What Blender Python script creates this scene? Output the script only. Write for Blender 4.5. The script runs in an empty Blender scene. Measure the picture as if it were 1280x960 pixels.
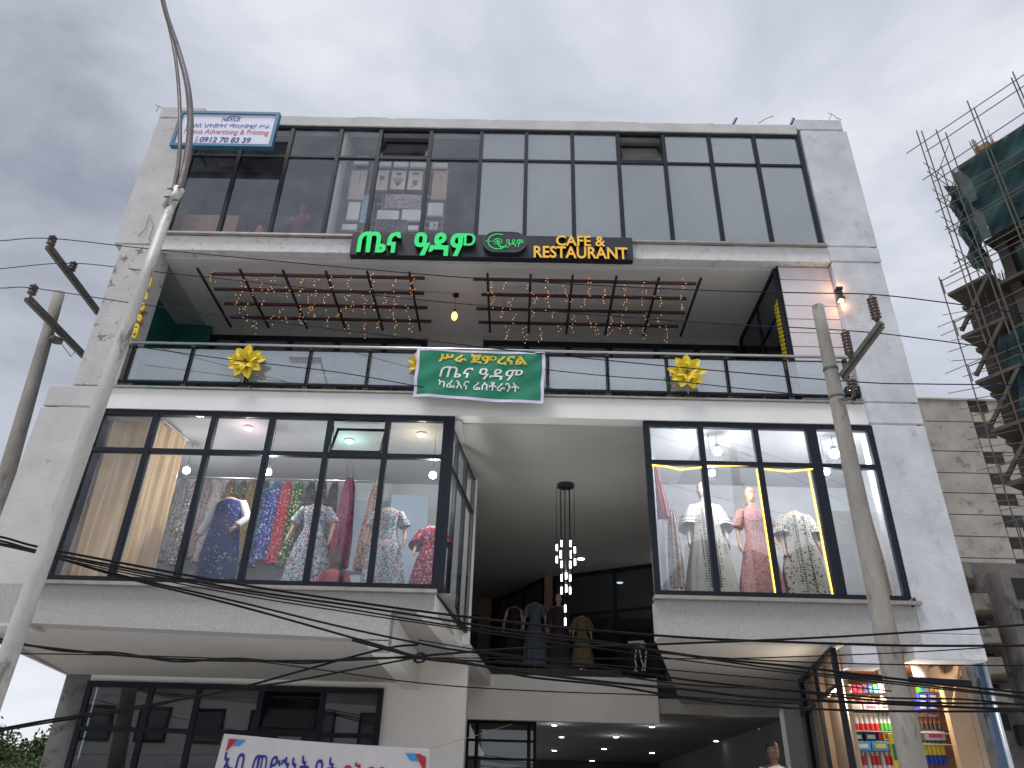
import bpy, bmesh, math, random
from mathutils import Vector, Matrix
R=random.Random(7)
S=bpy.context.scene
COL=S.collection
# ------------------------------------------------------------------ camera
FPX=953.25; TH,RO,YA=[math.radians(a) for a in (29.44274,1.62813,-0.79573)]
CAM=Vector((0,-11,1.6))
fw=Vector((math.sin(YA)*math.cos(TH),math.cos(YA)*math.cos(TH),math.sin(TH)))
r0=Vector((math.cos(YA),-math.sin(YA),0)); u0=r0.cross(fw)
rt=r0*math.cos(RO)+u0*math.sin(RO); up=-r0*math.sin(RO)+u0*math.cos(RO)
cd=bpy.data.cameras.new('camera'); co=bpy.data.objects.new('camera',cd); COL.objects.link(co)
m=Matrix((rt,up,-fw)).transposed().to_4x4(); m.translation=CAM; co.matrix_world=m
cd.sensor_width=36; cd.lens=FPX/1280*36; cd.clip_end=3000; cd.clip_start=.05
S.camera=co
# ------------------------------------------------------------------ world, sun, exposure
SUN_EL,SUN_AZ=67,222           # soft sun behind cloud, over the photographer's shoulder
W=bpy.data.worlds.new('World'); S.world=W; W.use_nodes=True
nt=W.node_tree; nt.nodes.clear(); N=nt.nodes.new; L=nt.links.new
out=N('ShaderNodeOutputWorld'); mixs=N('ShaderNodeMixShader'); mixs.inputs[0].default_value=.95
sky=N('ShaderNodeTexSky'); sky.sky_type='NISHITA'; sky.sun_disc=False
sky.sun_elevation=math.radians(SUN_EL); sky.sun_rotation=math.radians(SUN_AZ)
b1=N('ShaderNodeBackground'); b1.inputs[1].default_value=.1; L(sky.outputs[0],b1.inputs[0])
b2=N('ShaderNodeBackground'); b2.inputs[1].default_value=1.0
tc=N('ShaderNodeTexCoord'); mp=N('ShaderNodeMapping'); mp.inputs['Scale'].default_value=(1.0,1.3,2.2); mp.inputs['Location'].default_value=(2.1,.4,.3)
L(tc.outputs['Generated'],mp.inputs[0])
n1=N('ShaderNodeTexNoise'); n1.inputs['Scale'].default_value=2.3; n1.inputs['Detail'].default_value=8; n1.inputs['Roughness'].default_value=.55; n1.inputs['Distortion'].default_value=.35
L(mp.outputs[0],n1.inputs['Vector'])
sx=N('ShaderNodeSeparateXYZ'); L(tc.outputs['Generated'],sx.inputs[0])
def mr(src,a,b,c,d,nodes=nt):
    n=nodes.nodes.new('ShaderNodeMapRange'); n.interpolation_type='SMOOTHSTEP'
    for i,v in enumerate((a,b,c,d)): n.inputs[i+1].default_value=v
    nodes.links.new(src,n.inputs[0]); return n.outputs[0]
def mth(op,a,b,nodes=nt):
    n=nodes.nodes.new('ShaderNodeMath'); n.operation=op
    for i,v in enumerate((a,b)):
        if isinstance(v,(int,float)): n.inputs[i].default_value=v
        else: nodes.links.new(v,n.inputs[i])
    return n.outputs[0]
darkl=mth('MULTIPLY',mr(sx.outputs[0],-.12,-.52,0,1),mr(sx.outputs[2],.05,.32,0,1))
val=mth('ADD',mth('ADD',mth('MULTIPLY',n1.outputs[0],.95),mth('MULTIPLY',darkl,-.20)),mr(sx.outputs[2],0,.30,.13,0))
cr=N('ShaderNodeValToRGB'); e=cr.color_ramp.elements
e[0].position=.12; e[0].color=(.21,.225,.275,1); e[1].position=.64; e[1].color=(.62,.64,.68,1)
k=e.new(.31); k.color=(.36,.38,.435,1); k=e.new(.45); k.color=(.45,.475,.54,1)
L(val,cr.inputs[0]); L(cr.outputs[0],b2.inputs[0])
L(b1.outputs[0],mixs.inputs[1]); L(b2.outputs[0],mixs.inputs[2]); L(mixs.outputs[0],out.inputs[0])
sd=bpy.data.lights.new('sun','SUN'); sd.energy=1.85; sd.angle=math.radians(18); sd.color=(1,.965,.92)
so=bpy.data.objects.new('sun',sd); COL.objects.link(so)
se,sa=math.radians(SUN_EL),math.radians(SUN_AZ)
sdir=Vector((math.sin(sa)*math.cos(se),math.cos(sa)*math.cos(se),math.sin(se)))
so.rotation_euler=sdir.to_track_quat('Z','Y').to_euler()
S.view_settings.view_transform='Standard'; S.view_settings.look='None'; S.view_settings.exposure=.50; S.view_settings.gamma=1
S.render.engine='CYCLES'; S.cycles.max_bounces=7; S.cycles.transparent_max_bounces=16; S.cycles.use_denoising=True
S.cycles.sample_clamp_indirect=4; S.cycles.caustics_reflective=False; S.cycles.caustics_refractive=False
# ------------------------------------------------------------------ measuring helpers (photo pixel + known plane -> metres)
def ray(x,y): return fw+rt*((x-640)/FPX)+up*((480-y)/FPX)
def at(x,y,Y=0.): d=ray(x,y); return CAM+d*((Y-CAM.y)/d.y)
def atz(x,y,Z): d=ray(x,y); return CAM+d*((Z-CAM.z)/d.z)
def ath(x,y,H): d=ray(x,y); return CAM+d*(H/math.hypot(d.x,d.y))
# ------------------------------------------------------------------ materials
MATS={}
def s2l(c): return tuple(((v/255)/12.92 if v<=10 else ((v/255+.055)/1.055)**2.4) for v in c)
def mat(name,c,rough=.7,var=.12,scale=4,bump=.0,bscale=40,metal=0,spots=None,spec=.5,streak=1,emit=None,em=0,patches=None,transl=0):
    """procedural surface: base colour broken up by two noises, optional spots of a second colour and bump"""
    if name in MATS: return MATS[name]
    M=bpy.data.materials.new(name); M.use_nodes=True; t=M.node_tree; b=t.nodes['Principled BSDF']; n=t.nodes.new; l=t.links.new
    b.inputs['Roughness'].default_value=rough; b.inputs['Metallic'].default_value=metal; b.inputs['Specular IOR Level'].default_value=spec
    tc=n('ShaderNodeTexCoord'); mp=n('ShaderNodeMapping'); l(tc.outputs['Object'],mp.inputs[0]); mp.inputs['Scale'].default_value=(1,1,1/streak)
    n1=n('ShaderNodeTexNoise'); n1.inputs['Scale'].default_value=scale; n1.inputs['Detail'].default_value=7; n1.inputs['Roughness'].default_value=.62; l(mp.outputs[0],n1.inputs[0])
    r=n('ShaderNodeValToRGB'); e=r.color_ramp.elements
    e[0].position=.28; e[1].position=.72
    e[0].color=tuple(max(0,v*(1-var)) for v in c)+(1,); e[1].color=tuple(min(1,v*(1+var)) for v in c)+(1,)
    l(n1.outputs[0],r.inputs[0]); colr=r.outputs[0]
    if spots:
        sc,sscale,lo,hi=spots
        n2=n('ShaderNodeTexNoise'); n2.inputs['Scale'].default_value=sscale; n2.inputs['Detail'].default_value=8; n2.inputs['Roughness'].default_value=.7; l(mp.outputs[0],n2.inputs[0])
        f=mr(n2.outputs[0],lo,hi,0,1,t); mx=n('ShaderNodeMix'); mx.data_type='RGBA'
        l(f,mx.inputs[0]); l(colr,mx.inputs[6]); mx.inputs[7].default_value=tuple(sc)+(1,); colr=mx.outputs[2]
    l(colr,b.inputs['Base Color'])
    if bump:
        n3=n('ShaderNodeTexNoise'); n3.inputs['Scale'].default_value=bscale; n3.inputs['Detail'].default_value=5; l(mp.outputs[0],n3.inputs[0])
        bp=n('ShaderNodeBump'); bp.inputs['Strength'].default_value=min(1,bump*5); bp.inputs['Distance'].default_value=.02; l(n3.outputs[0],bp.inputs['Height']); l(bp.outputs[0],b.inputs['Normal'])
    if emit: b.inputs['Emission Color'].default_value=tuple(emit)+(1,); b.inputs['Emission Strength'].default_value=em
    MATS[name]=M; return M
def glass(name,tint,refl,rough=.0,sky_veil=0):
    """window glass: tinted transparency with a mirror coat that strengthens at grazing angles"""
    M=bpy.data.materials.new(name); M.use_nodes=True; t=M.node_tree; t.nodes.clear(); n=t.nodes.new; l=t.links.new
    o=n('ShaderNodeOutputMaterial'); tr=n('ShaderNodeBsdfTransparent'); tr.inputs[0].default_value=tint+(1,)
    g=n('ShaderNodeBsdfGlossy'); g.inputs['Roughness'].default_value=rough; g.inputs[0].default_value=(.93,.96,1,1)
    lw=n('ShaderNodeLayerWeight'); lw.inputs[0].default_value=.5
    f=mr(lw.outputs['Facing'],.25,1,refl,min(1,refl*1.7+.2),t)
    tc=n('ShaderNodeTexCoord'); ns=n('ShaderNodeTexNoise'); ns.inputs['Scale'].default_value=1.1; l(tc.outputs['Object'],ns.inputs[0])
    bp=n('ShaderNodeBump'); bp.inputs['Strength'].default_value=.018; bp.inputs['Distance'].default_value=.05; l(ns.outputs[0],bp.inputs['Height']); l(bp.outputs[0],g.inputs['Normal'])
    mx=n('ShaderNodeMixShader'); l(f,mx.inputs[0]); l(tr.outputs[0],mx.inputs[1]); l(g.outputs[0],mx.inputs[2]); last=mx.outputs[0]
    df=n('ShaderNodeBsdfDiffuse'); df.inputs[0].default_value=(.6,.63,.65,1); m2=n('ShaderNodeMixShader')  # diffuse grey veil pales the pane, standing in for reflected sky
    n4=n('ShaderNodeTexNoise'); n4.inputs['Scale'].default_value=2.5; n4.inputs['Detail'].default_value=6; l(tc.outputs['Object'],n4.inputs[0])
    l(mr(n4.outputs[0],.35,.8,sky_veil,sky_veil+.05,t),m2.inputs[0]); l(last,m2.inputs[1]); l(df.outputs[0],m2.inputs[2]); last=m2.outputs[0]
    l(last,o.inputs[0]); MATS[name]=M; return M
def pattern(name,base,cols,scale=22,fill=.55):
    """printed cloth: voronoi flowers and leaves of a few colours on a ground"""
    M=bpy.data.materials.new(name); M.use_nodes=True; t=M.node_tree; b=t.nodes['Principled BSDF']; n=t.nodes.new; l=t.links.new
    b.inputs['Roughness'].default_value=.85; b.inputs['Specular IOR Level'].default_value=.2
    tc=n('ShaderNodeTexCoord'); ns=n('ShaderNodeTexNoise'); ns.inputs['Scale'].default_value=scale*.6; l(tc.outputs['Object'],ns.inputs[0])
    mx0=n('ShaderNodeMix'); mx0.data_type='VECTOR'; mx0.inputs[0].default_value=.09; l(tc.outputs['Object'],mx0.inputs[4]); l(ns.outputs['Color'],mx0.inputs[5])
    v=n('ShaderNodeTexVoronoi'); v.inputs['Scale'].default_value=scale; l(mx0.outputs[1],v.inputs['Vector'])
    sp=n('ShaderNodeSeparateColor'); l(v.outputs['Color'],sp.inputs[0])
    cr=n('ShaderNodeValToRGB'); cr.color_ramp.interpolation='CONSTANT'; e=cr.color_ramp.elements
    e[0].position=0; e[0].color=tuple(cols[0])+(1,); e[1].position=1/len(cols); e[1].color=tuple(cols[1%len(cols)])+(1,)
    for i in range(2,len(cols)): k=e.new(i/len(cols)); k.color=tuple(cols[i])+(1,)
    l(sp.outputs[0],cr.inputs[0])
    f=mth('LESS_THAN',v.outputs['Distance'],fill,t)
    mx=n('ShaderNodeMix'); mx.data_type='RGBA'; l(f,mx.inputs[0]); mx.inputs[6].default_value=tuple(base)+(1,); l(cr.outputs[0],mx.inputs[7])
    l(mx.outputs[2],b.inputs['Base Color']); MATS[name]=M; return M
def emis(name,c,s):
    return mat(name,c,emit=c,em=s,var=.02)
concrete=mat('painted_cement',(.54,.56,.60),.85,.22,1.5,.06,26,spots=((.26,.265,.28),2.3,.52,.82))
plaster=mat('weathered_plaster',(.52,.52,.52),.9,.13,2.2,.07,30,spots=((.27,.25,.23),3.1,.60,.70))
peel=mat('peeling_plaster',(.50,.50,.50),.9,.15,2.2,.12,22,spots=((.20,.165,.13),2.6,.545,.60))
rough_pl=mat('combed_render',(.42,.42,.42),.95,.14,38,.2,85,streak=3)
soffm=mat('soffit_paint',(.47,.465,.455),.9,.08,.9,.03,9)
whitew=mat('white_wall_paint',(.88,.87,.85),.85,.05,1.2,.03,10)
white=mat('white_trim',(.80,.80,.79),.75,.05,2,.02,20)
fascia=mat('patched_white_fascia',(.66,.66,.66),.9,.10,6,.12,34,spots=((.36,.35,.34),9,.56,.66))
framem=mat('black_aluminium',(.012,.016,.026),.5,.2,3,.01,60,spec=.22)
sillm=mat('galvanised_sill',(.36,.34,.32),.45,.2,5,.02,30,metal=.5,spots=((.12,.08,.05),12,.6,.7))
greywall=mat('grey_interior',(.42,.42,.42),.85,.05,1.5)
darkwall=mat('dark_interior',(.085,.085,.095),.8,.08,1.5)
officec=mat('office_ceiling_paint',(.40,.42,.41),.9,.06,1.2,.02,12)
tealwall=mat('teal_wall',(.012,.13,.125),.7,.12,1.5,.02,14)
shopwhite=mat('shop_white',(.66,.67,.70),.8,.05,1.4)
floorm=mat('floor_tile',(.3,.29,.28),.35,.08,2)
G_top=glass('tinted_window_glass',(.80,.84,.80),.27,sky_veil=.10)
G_shop=glass('clear_shop_glass',(.93,.94,.95),.05,sky_veil=.0)
G_shopr=glass('reflecting_shop_glass',(.95,.96,.97),.17,sky_veil=.0)
G_topl=glass('dark_office_glass',(.97,.97,.98),.085,sky_veil=.0)
G_gnd=glass('dark_ground_glass',(.42,.44,.44),.09,sky_veil=.01)
G_rail=glass('balustrade_glass',(.80,.88,.90),.30,sky_veil=.20)
G_dark=glass('dark_lobby_glass',(.35,.37,.40),.10)
steel=mat('brushed_steel',(.55,.55,.55),.3,.1,8,.01,60,metal=.85)
polem=mat('galvanised_pole',(.50,.49,.47),.55,.22,5,.05,30,metal=.15,spots=((.20,.18,.16),7,.55,.68),streak=3)
concp=mat('pole_concrete',(.27,.255,.235),.95,.28,4,.14,26,spots=((.12,.11,.10),6,.55,.70),streak=3)
iron=mat('weathered_steel_angle',(.13,.12,.11),.7,.3,9,.05,30,metal=.3)
polec=mat('scaffold_pole',(.10,.085,.07),.7,.3,2)
porc=mat('brown_porcelain',(.09,.06,.05),.25,.2,8)
cablem=mat('black_cable_sheath',(.008,.008,.010),.8,.2,5,spec=.15)
cableb=mat('bluish_line_wire',(.012,.014,.045),.7,.2,5,spec=.15)
wood=mat('red_brown_timber',(.065,.022,.017),.6,.3,8,.05,40)
# ------------------------------------------------------------------ mesh helpers
class MB:
    def __init__(s): s.v=[]; s.f=[]
    def add(s,vs,fs):
        o=len(s.v); s.v+=[Vector(v) for v in vs]; s.f+=[tuple(i+o for i in f) for f in fs]; return s
    def box(s,x0,x1,y0,y1,z0,z1):
        return s.add([(x0,y0,z0),(x1,y0,z0),(x1,y1,z0),(x0,y1,z0),(x0,y0,z1),(x1,y0,z1),(x1,y1,z1),(x0,y1,z1)],
            [(0,3,2,1),(4,5,6,7),(0,1,5,4),(1,2,6,5),(2,3,7,6),(3,0,4,7)])
    def hexa(s,p):   # bottom four then top four
        return s.add(p,[(0,3,2,1),(4,5,6,7),(0,1,5,4),(1,2,6,5),(2,3,7,6),(3,0,4,7)])
    def prism(s,poly,z0,z1):
        n=len(poly); return s.add([(x,y,z0) for x,y in poly]+[(x,y,z1) for x,y in poly],[tuple(range(n))[::-1],tuple(range(n,2*n))]+[(i,(i+1)%n,(i+1)%n+n,i+n) for i in range(n)])
    def bar(s,a,b,w,h=None,upv=(0,0,1)):
        a,b=Vector(a),Vector(b); d=(b-a).normalized(); h=h or w; upv=Vector(upv)
        if abs(d.dot(upv))>.95: upv=Vector((0,1,0))
        x=d.cross(upv).normalized()*w/2; y=x.cross(d).normalized()*h/2
        return s.hexa([a-x-y,a+x-y,b+x-y,b-x-y,a-x+y,a+x+y,b+x+y,b-x+y])
    def tube(s,pts,rad,n=8,cap=True):
        pts=[Vector(p) for p in pts]; rs=rad if isinstance(rad,(list,tuple)) else [rad]*len(pts); vs=[];fs=[]
        prev=None
        for i,p in enumerate(pts):
            d=(pts[min(i+1,len(pts)-1)]-pts[max(i-1,0)]).normalized()
            if prev is None: a=d.orthogonal().normalized()
            else: a=(prev-d*prev.dot(d)).normalized()
            prev=a; b=d.cross(a)
            for k in range(n): t=2*math.pi*k/n; vs.append(p+(a*math.cos(t)+b*math.sin(t))*rs[i])
        for i in range(len(pts)-1):
            for k in range(n): fs.append((i*n+k,i*n+(k+1)%n,(i+1)*n+(k+1)%n,(i+1)*n+k))
        if cap: fs+=[tuple(range(n))[::-1],tuple(range((len(pts)-1)*n,len(pts)*n))]
        return s.add(vs,fs)
    def loft(s,rings,cap=True):
        n=len(rings[0]); vs=[p for r in rings for p in r]; fs=[]
        for i in range(len(rings)-1):
            for k in range(n): fs.append((i*n+k,i*n+(k+1)%n,(i+1)*n+(k+1)%n,(i+1)*n+k))
        if cap: fs+=[tuple(range(n))[::-1],tuple(range((len(rings)-1)*n,len(rings)*n))]
        return s.add(vs,fs)
    def lathe(s,c,prof,n=16):
        c=Vector(c); return s.loft([[c+Vector((r*math.cos(2*math.pi*k/n),r*math.sin(2*math.pi*k/n),z)) for k in range(n)] for r,z in prof])
    def ball(s,c,rx,ry=None,rz=None,n=10,m=6):
        ry=ry or rx; rz=rz or rx; c=Vector(c)
        return s.loft([[c+Vector((rx*math.sin(a)*math.cos(2*math.pi*k/n),ry*math.sin(a)*math.sin(2*math.pi*k/n),-rz*math.cos(a))) for k in range(n)] for a in [max(.03,min(math.pi-.03,math.pi*i/m)) for i in range(m+1)]])
    def grid(s,fn,nu,nv):
        vs=[fn(i/nu,j/nv) for j in range(nv+1) for i in range(nu+1)]
        return s.add(vs,[(j*(nu+1)+i,j*(nu+1)+i+1,(j+1)*(nu+1)+i+1,(j+1)*(nu+1)+i) for j in range(nv) for i in range(nu)])
    def build(s,name,m,parent=None,smooth=False,label=None,kind=None,bevel=0,solid=0):
        me=bpy.data.meshes.new(name); off=parent.matrix_world.translation if parent and parent.get('_at') else Vector((0,0,0))
        if parent and parent.get('_at'): off=Vector(parent['_at'])
        me.from_pydata([v-off for v in s.v],[],s.f); me.update()
        if smooth:
            for p in me.polygons: p.use_smooth=True
        o=bpy.data.objects.new(name,me); COL.objects.link(o)
        if m: me.materials.append(m)
        if parent: o.parent=parent
        if parent and parent.get('_at'): o['_at']=parent['_at']
        if label: o['label']=label
        if kind: o['kind']=kind
        if bevel: b=o.modifiers.new('b','BEVEL'); b.width=bevel; b.segments=1; b.limit_method='ANGLE'
        if solid: b=o.modifiers.new('s','SOLIDIFY'); b.thickness=solid; b.offset=0
        return o
def tag(o,label,cat,group=None,kind=None):
    if label: o['label']=label
    if cat: o['category']=cat
    if group: o['group']=group
    if kind: o['kind']=kind
    return o
def thing(name,label,cat,loc=(0,0,0),group=None,rz=0):
    o=bpy.data.objects.new(name,None); COL.objects.link(o); o.location=loc; o.empty_display_size=.2
    o['_at']=tuple(loc); o.rotation_euler[2]=rz
    return tag(o,label,cat,group)
def struct(mb,name,m,**k): o=mb.build(name,m,**k); o['kind']='structure'; return o
# text -> mesh points, using Blender's built-in font and its fallbacks
def text_geo(s,extr=0,off=0,shear=0,res=3):
    c=bpy.data.curves.new('t','FONT'); c.body=s; c.size=1; c.extrude=extr; c.offset=off; c.shear=shear; c.resolution_u=res
    o=bpy.data.objects.new('t',c); COL.objects.link(o); dg=bpy.context.evaluated_depsgraph_get(); dg.update()
    me=bpy.data.meshes.new_from_object(o.evaluated_get(dg)); vs=[v.co.copy() for v in me.vertices]; fs=[tuple(p.vertices) for p in me.polygons]
    bpy.data.objects.remove(o); bpy.data.meshes.remove(me); return vs,fs
def fit(vs,O,U,V,Nn,depth=0):
    """map the text's bounding box onto origin O, width vector U, height vector V"""
    x0=min(v.x for v in vs);x1=max(v.x for v in vs);y0=min(v.y for v in vs);y1=max(v.y for v in vs);z0=min(v.z for v in vs);z1=max(v.z for v in vs)
    return [O+U*((v.x-x0)/(x1-x0))+V*((v.y-y0)/(y1-y0))+Nn*(depth*((v.z-z0)/(z1-z0)) if z1-z0>1e-6 else 0) for v in vs]
def islands(vs,fs):
    par=list(range(len(vs)))
    def fd(i):
        while par[i]!=i: par[i]=par[par[i]]; i=par[i]
        return i
    for f in fs:
        for i in f[1:]: par[fd(i)]=fd(f[0])
    g={}
    for f in fs: g.setdefault(fd(f[0]),[]).append(f)
    res=[]
    for fl in g.values():
        ids={i for f in fl for i in f}; res.append([min(vs[i].x for i in ids),max(vs[i].x for i in ids),fl])
    res.sort(key=lambda a:a[0]); outl=[]
    for a in res:
        if outl and a[0]<outl[-1][1]-.02: outl[-1][1]=max(outl[-1][1],a[1]); outl[-1][2]+=a[2]
        else: outl.append(a)
    return outl
# ================================================================== SETTING: ground
def road():  # out of view; colours raised paler to bounce light up under the soffits
    struct(MB().box(-400,400,-400,400,-1,-.02),'ground',mat('dry_earth',(.40,.37,.33),.95,.2,.5,.1,8))
    struct(MB().box(-300,300,-17,-6.4,-.06,.0),'road',mat('dusty_bounce_asphalt',(.40,.39,.375),.9,.25,3,.1,60))
    struct(MB().box(-300,300,-6.4,0,-.06,.13).box(-300,300,-20,-17,-.06,.13),'pavement',mat('pavement_concrete',(.60,.59,.575),.9,.15,3,.08,30))
road()
hill=MB()
def hf(u,v):
    x=-420+640*u; y=330+260*v; h=46*math.sin(math.pi*v)**.7*(.55+.3*math.sin(u*7+1)+.15*math.sin(u*19))
    return Vector((x,y,max(0,h)*(1 if x<-60 else .6)))
hill.grid(hf,60,14); struct(hill,'hills',mat('far_hillside',(.075,.105,.125),.95,.2,.04),smooth=True)  # distance haze is put into the bluish hillside colour
# ================================================================== MAIN BUILDING
B=thing('commercial_building','grey four storey commercial building with projecting black framed shop windows and a balcony cafe','building')
def part(mb,name,m,**k): return mb.build(name,m,B,**k)
# piers, in lifts with recessed joints between them
def pier(x0,x1,lifts,m,name='pier'):
    mb=MB()
    for i,(z0,z1,a,b) in enumerate(lifts):
        mb.box(a,b,0,.45,z0,z1)
    mb.box(x0+.03,x1-.03,.02,.44,lifts[0][0]+.02,lifts[-1][1]-.02)
    return part(mb,name,m,bevel=.012)
pier(-7.45,-6.78,[(10.62,13.93,-7.6,-6.72),(13.955,14.26,-7.6,-6.70)],plaster)
pier(-7.30,-6.80,[(7.62,10.60,-7.43,-6.70)],peel)
pier(-7.6,-6.95,[(3.72,7.20,-7.82,-6.86),(7.225,7.605,-7.80,-6.86)],plaster)
pier(5.60,6.42,[(3.95,7.20,5.66,6.50),(7.235,7.60,5.60,6.50),(7.625,10.50,5.60,6.50),(10.53,10.86,5.58,6.52),(10.885,13.90,5.58,6.52),(13.93,14.22,5.52,6.46)],concrete)
part(MB().box(5.52,6.5,-.002,.45,3.60,3.945),'pier_foot',concrete,bevel=.01)
part(MB().box(4.66,5.1,.01,.45,3.5,3.80),'pier_foot',concrete,bevel=.01)
# parapet with a ragged top
pm_=MB(); x=-6.69
while x<5.5:
    w=R.uniform(.12,.35); x2=min(5.5,x+w); pm_.box(x,x2,.0+R.uniform(0,.004),.3,13.80,14.03+R.uniform(0,.035)); x=x2
part(pm_,'parapet',plaster)
part(MB().box(-7.45,-6.3,.5,1.2,13.8,14.22),'roof_upstand',plaster)
part(MB().box(-7.6,6.4,.3,9,13.83,13.98),'roof_slab',concrete)
# fascias
def ragged(x0,x1,z0,z1,y0,m,name,amp=.02,st=.35,y1=.25):
    mb=MB(); n=int((x1-x0)/st)
    def fn(u,v): return Vector((x0+(x1-x0)*u,y0,z0+(z1-z0)*v+(R.uniform(-amp,amp) if v in(0,1) else 0)))
    top=[(x0+(x1-x0)*i/n,z1+R.uniform(-amp,0)) for i in range(n+1)]; bot=[(x0+(x1-x0)*i/n,z0+R.uniform(-amp*.6,amp*.6)) for i in range(n+1)]
    for i in range(n):
        a,b=bot[i],bot[i+1]; c,d=top[i+1],top[i]
        mb.add([(a[0],y0,a[1]),(b[0],y0,b[1]),(c[0],y0,c[1]),(d[0],y0,d[1]),(a[0],y1,a[1]),(b[0],y1,b[1]),(c[0],y1,c[1]),(d[0],y1,d[1])],[(0,1,2,3),(7,6,5,4),(0,4,5,1),(3,2,6,7)]+([(0,3,7,4)] if i==0 else [])+([(1,5,6,2)] if i==n-1 else []))
    return part(mb,name,m)
ragged(-6.75,5.58,10.50,10.84,.004,fascia,'fascia',.012,.2)
ragged(-6.86,5.60,7.20,7.575,-.004,white,'fascia',.006,.5)
part(MB().box(-6.84,5.58,-.05,.1,7.578,7.605),'slab_lip',sillm)
part(MB().box(-6.74,5.56,-.07,.16,10.845,10.885),'window_sill',sillm)
part(MB().box(-6.86,5.6,.25,9,7.215,7.59),'floor_slab',concrete)
part(MB().box(-7.5,6.4,.25,9,10.52,10.83),'floor_slab',soffm)
# balcony recess: ceiling, side walls and back wall
part(MB().box(-6.72,5.6,.24,2.75,10.487,10.517),'balcony_ceiling',mat('balcony_ceiling_paint',(.70,.69,.68),.9,.07,1.1,.02,9))
part(MB().box(-7.44,-7.36,.44,2.75,7.6,10.5).box(-7.36,-6.9,.36,.44,7.6,10.5),'side_wall',tealwall)
part(MB().box(-7.36,-6.6,2.50,2.58,7.6,10.5),'back_wall',tealwall)
part(MB().box(-2.0,-.82,2.62,2.72,7.6,10.485),'back_wall',greywall)
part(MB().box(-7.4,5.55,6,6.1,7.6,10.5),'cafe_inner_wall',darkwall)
part(MB().box(-7.4,5.55,2.8,6,10.485,10.515),'cafe_ceiling',greywall)
part(MB().box(-7.45,-7.38,2.7,6,7.6,10.5).box(5.55,5.6,.45,6,7.6,10.5),'side_wall',greywall)
# --- windows
def window(xs,zs,Y,g,label,gl_=None,ng=0,*,fw_=.055,dep=.09,openc=(),skip=(),outer=.07,tz=.05,mw=None):
    x0,x1,z0,z1=xs[0],xs[-1],zs[0],zs[-1]
    o=outer; mb=MB().box(x0,x1,Y,Y+dep,z1-o,z1).box(x0,x1,Y,Y+dep,z0,z0+o).box(x0,x0+o,Y,Y+dep,z0+o,z1-o).box(x1-o,x1,Y,Y+dep,z0+o,z1-o)
    wdw=part(mb,'window',framem,label=label)
    ms=[x0+o]+list(xs[1:-1])+[x1-o]
    for x in xs[1:-1]:
        wd=fw_*(mw or {}).get(round(x,2),1); MB().box(x-wd/2,x+wd/2,Y-.004,Y+dep+.01,z0+o,z1-o).build('mullion',framem,wdw)
    for j,z in enumerate(zs[1:-1]):
        for i in range(len(xs)-1):
            a=xs[i]+(o if i==0 else fw_/2); b=xs[i+1]-(o if i==len(xs)-2 else fw_/2)
            MB().box(a,b,Y+.003,Y+dep-.004,z-tz/2,z+tz/2).build('transom',framem,wdw)
    for j in range(len(zs)-1):
        for i in range(len(xs)-1):
            if (i,j) in skip: continue
            a=xs[i]+(o if i==0 else fw_/2)+.001; b=xs[i+1]-(o if i==len(xs)-2 else fw_/2)-.001
            c=zs[j]+(o if j==0 else tz/2)+.001; d=zs[j+1]-(o if j==len(zs)-2 else tz/2)-.001
            if (i,j) in openc:
                # top hung sash pushed out at its foot
                h=(d-c)*.90; A=Vector((a+.01,Y+.27,c+h)); Bv=Vector((a+.01,Y+.02,c+.02)); Wv=Vector((b-a-.02,0,0)); t=.035
                sm=MB(); sm.bar(A,A+Wv,t,t); sm.bar(Bv,Bv+Wv,t,t); sm.bar(A+Vector((t/2,0,-t*.4)),Bv+Vector((t/2,0,t*.4)),t,t,(1,0,0)); sm.bar(A+Wv+Vector((-t/2,0,-t*.4)),Bv+Wv+Vector((-t/2,0,t*.4)),t,t,(1,0,0))
                sm.bar(Vector((a+.02,Y+.04,d-.12)),(A+Bv)/2,.012); 
                sm.build('open_sash',framem,wdw,label='small upper sash tilted open inwards')
                MB().add([Bv+Vector((t,-.0,t)),Bv+Wv+Vector((-t,0,t)),A+Wv+Vector((-t,0,-t*.6)),A+Vector((t,0,-t*.6))],[(0,1,2,3)]).build('pane',gl_ if (gl_ and i<ng) else g,wdw)
            else:
                MB().box(a,b,Y+.03,Y+.038,c,d).build('pane',gl_ if (gl_ and i<ng) else g,wdw)
    return wdw
X0=-6.72
topx=[X0,-5.74,-4.78,-3.78,-2.97,-1.94,-.91,0,.93,1.85,2.77,3.70,4.61,5.53]
window(topx,[10.885,12.95,13.79],.03,G_top,'strip window of the top floor with thirteen bays and two open sashes',G_topl,6,fw_=.075,openc=((4,1),(9,1)),outer=.06)
lx=[-6.86]+[at(*p)[0] for p in ((165,620),(243,621),(320,622),(397,624),(473,627))]+[-1.15]
window(lx,[4.38,6.48,7.195],.02,G_shop,'large shop window of the left bay with six columns of panes',fw_=.085,openc=((4,1),),outer=.09,tz=.075)
rx_=[1.985]+[at(*p)[0] for p in ((887,639),(960,641),(1034,642))]+[5.655]
window(rx_,[4.38,6.48,7.195],.02,G_shopr,'large shop window of the right bay mirroring the sky',fw_=.085,outer=.09,tz=.07,mw={round(rx_[3],2):1.9})
gx=[at(113,850,4)[0]]+[at(*p,4)[0] for p in ((187,880),(246,885),(325,887),(402,893))]+[at(480,865,4)[0]]
gz=at(150,912,4)[2]
window(gx,[1.2,gz,3.56],3.92,G_gnd,'dark ground floor window strip under the left bay',fw_=.1,openc=((3,1),),outer=.1,tz=.08)
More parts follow.
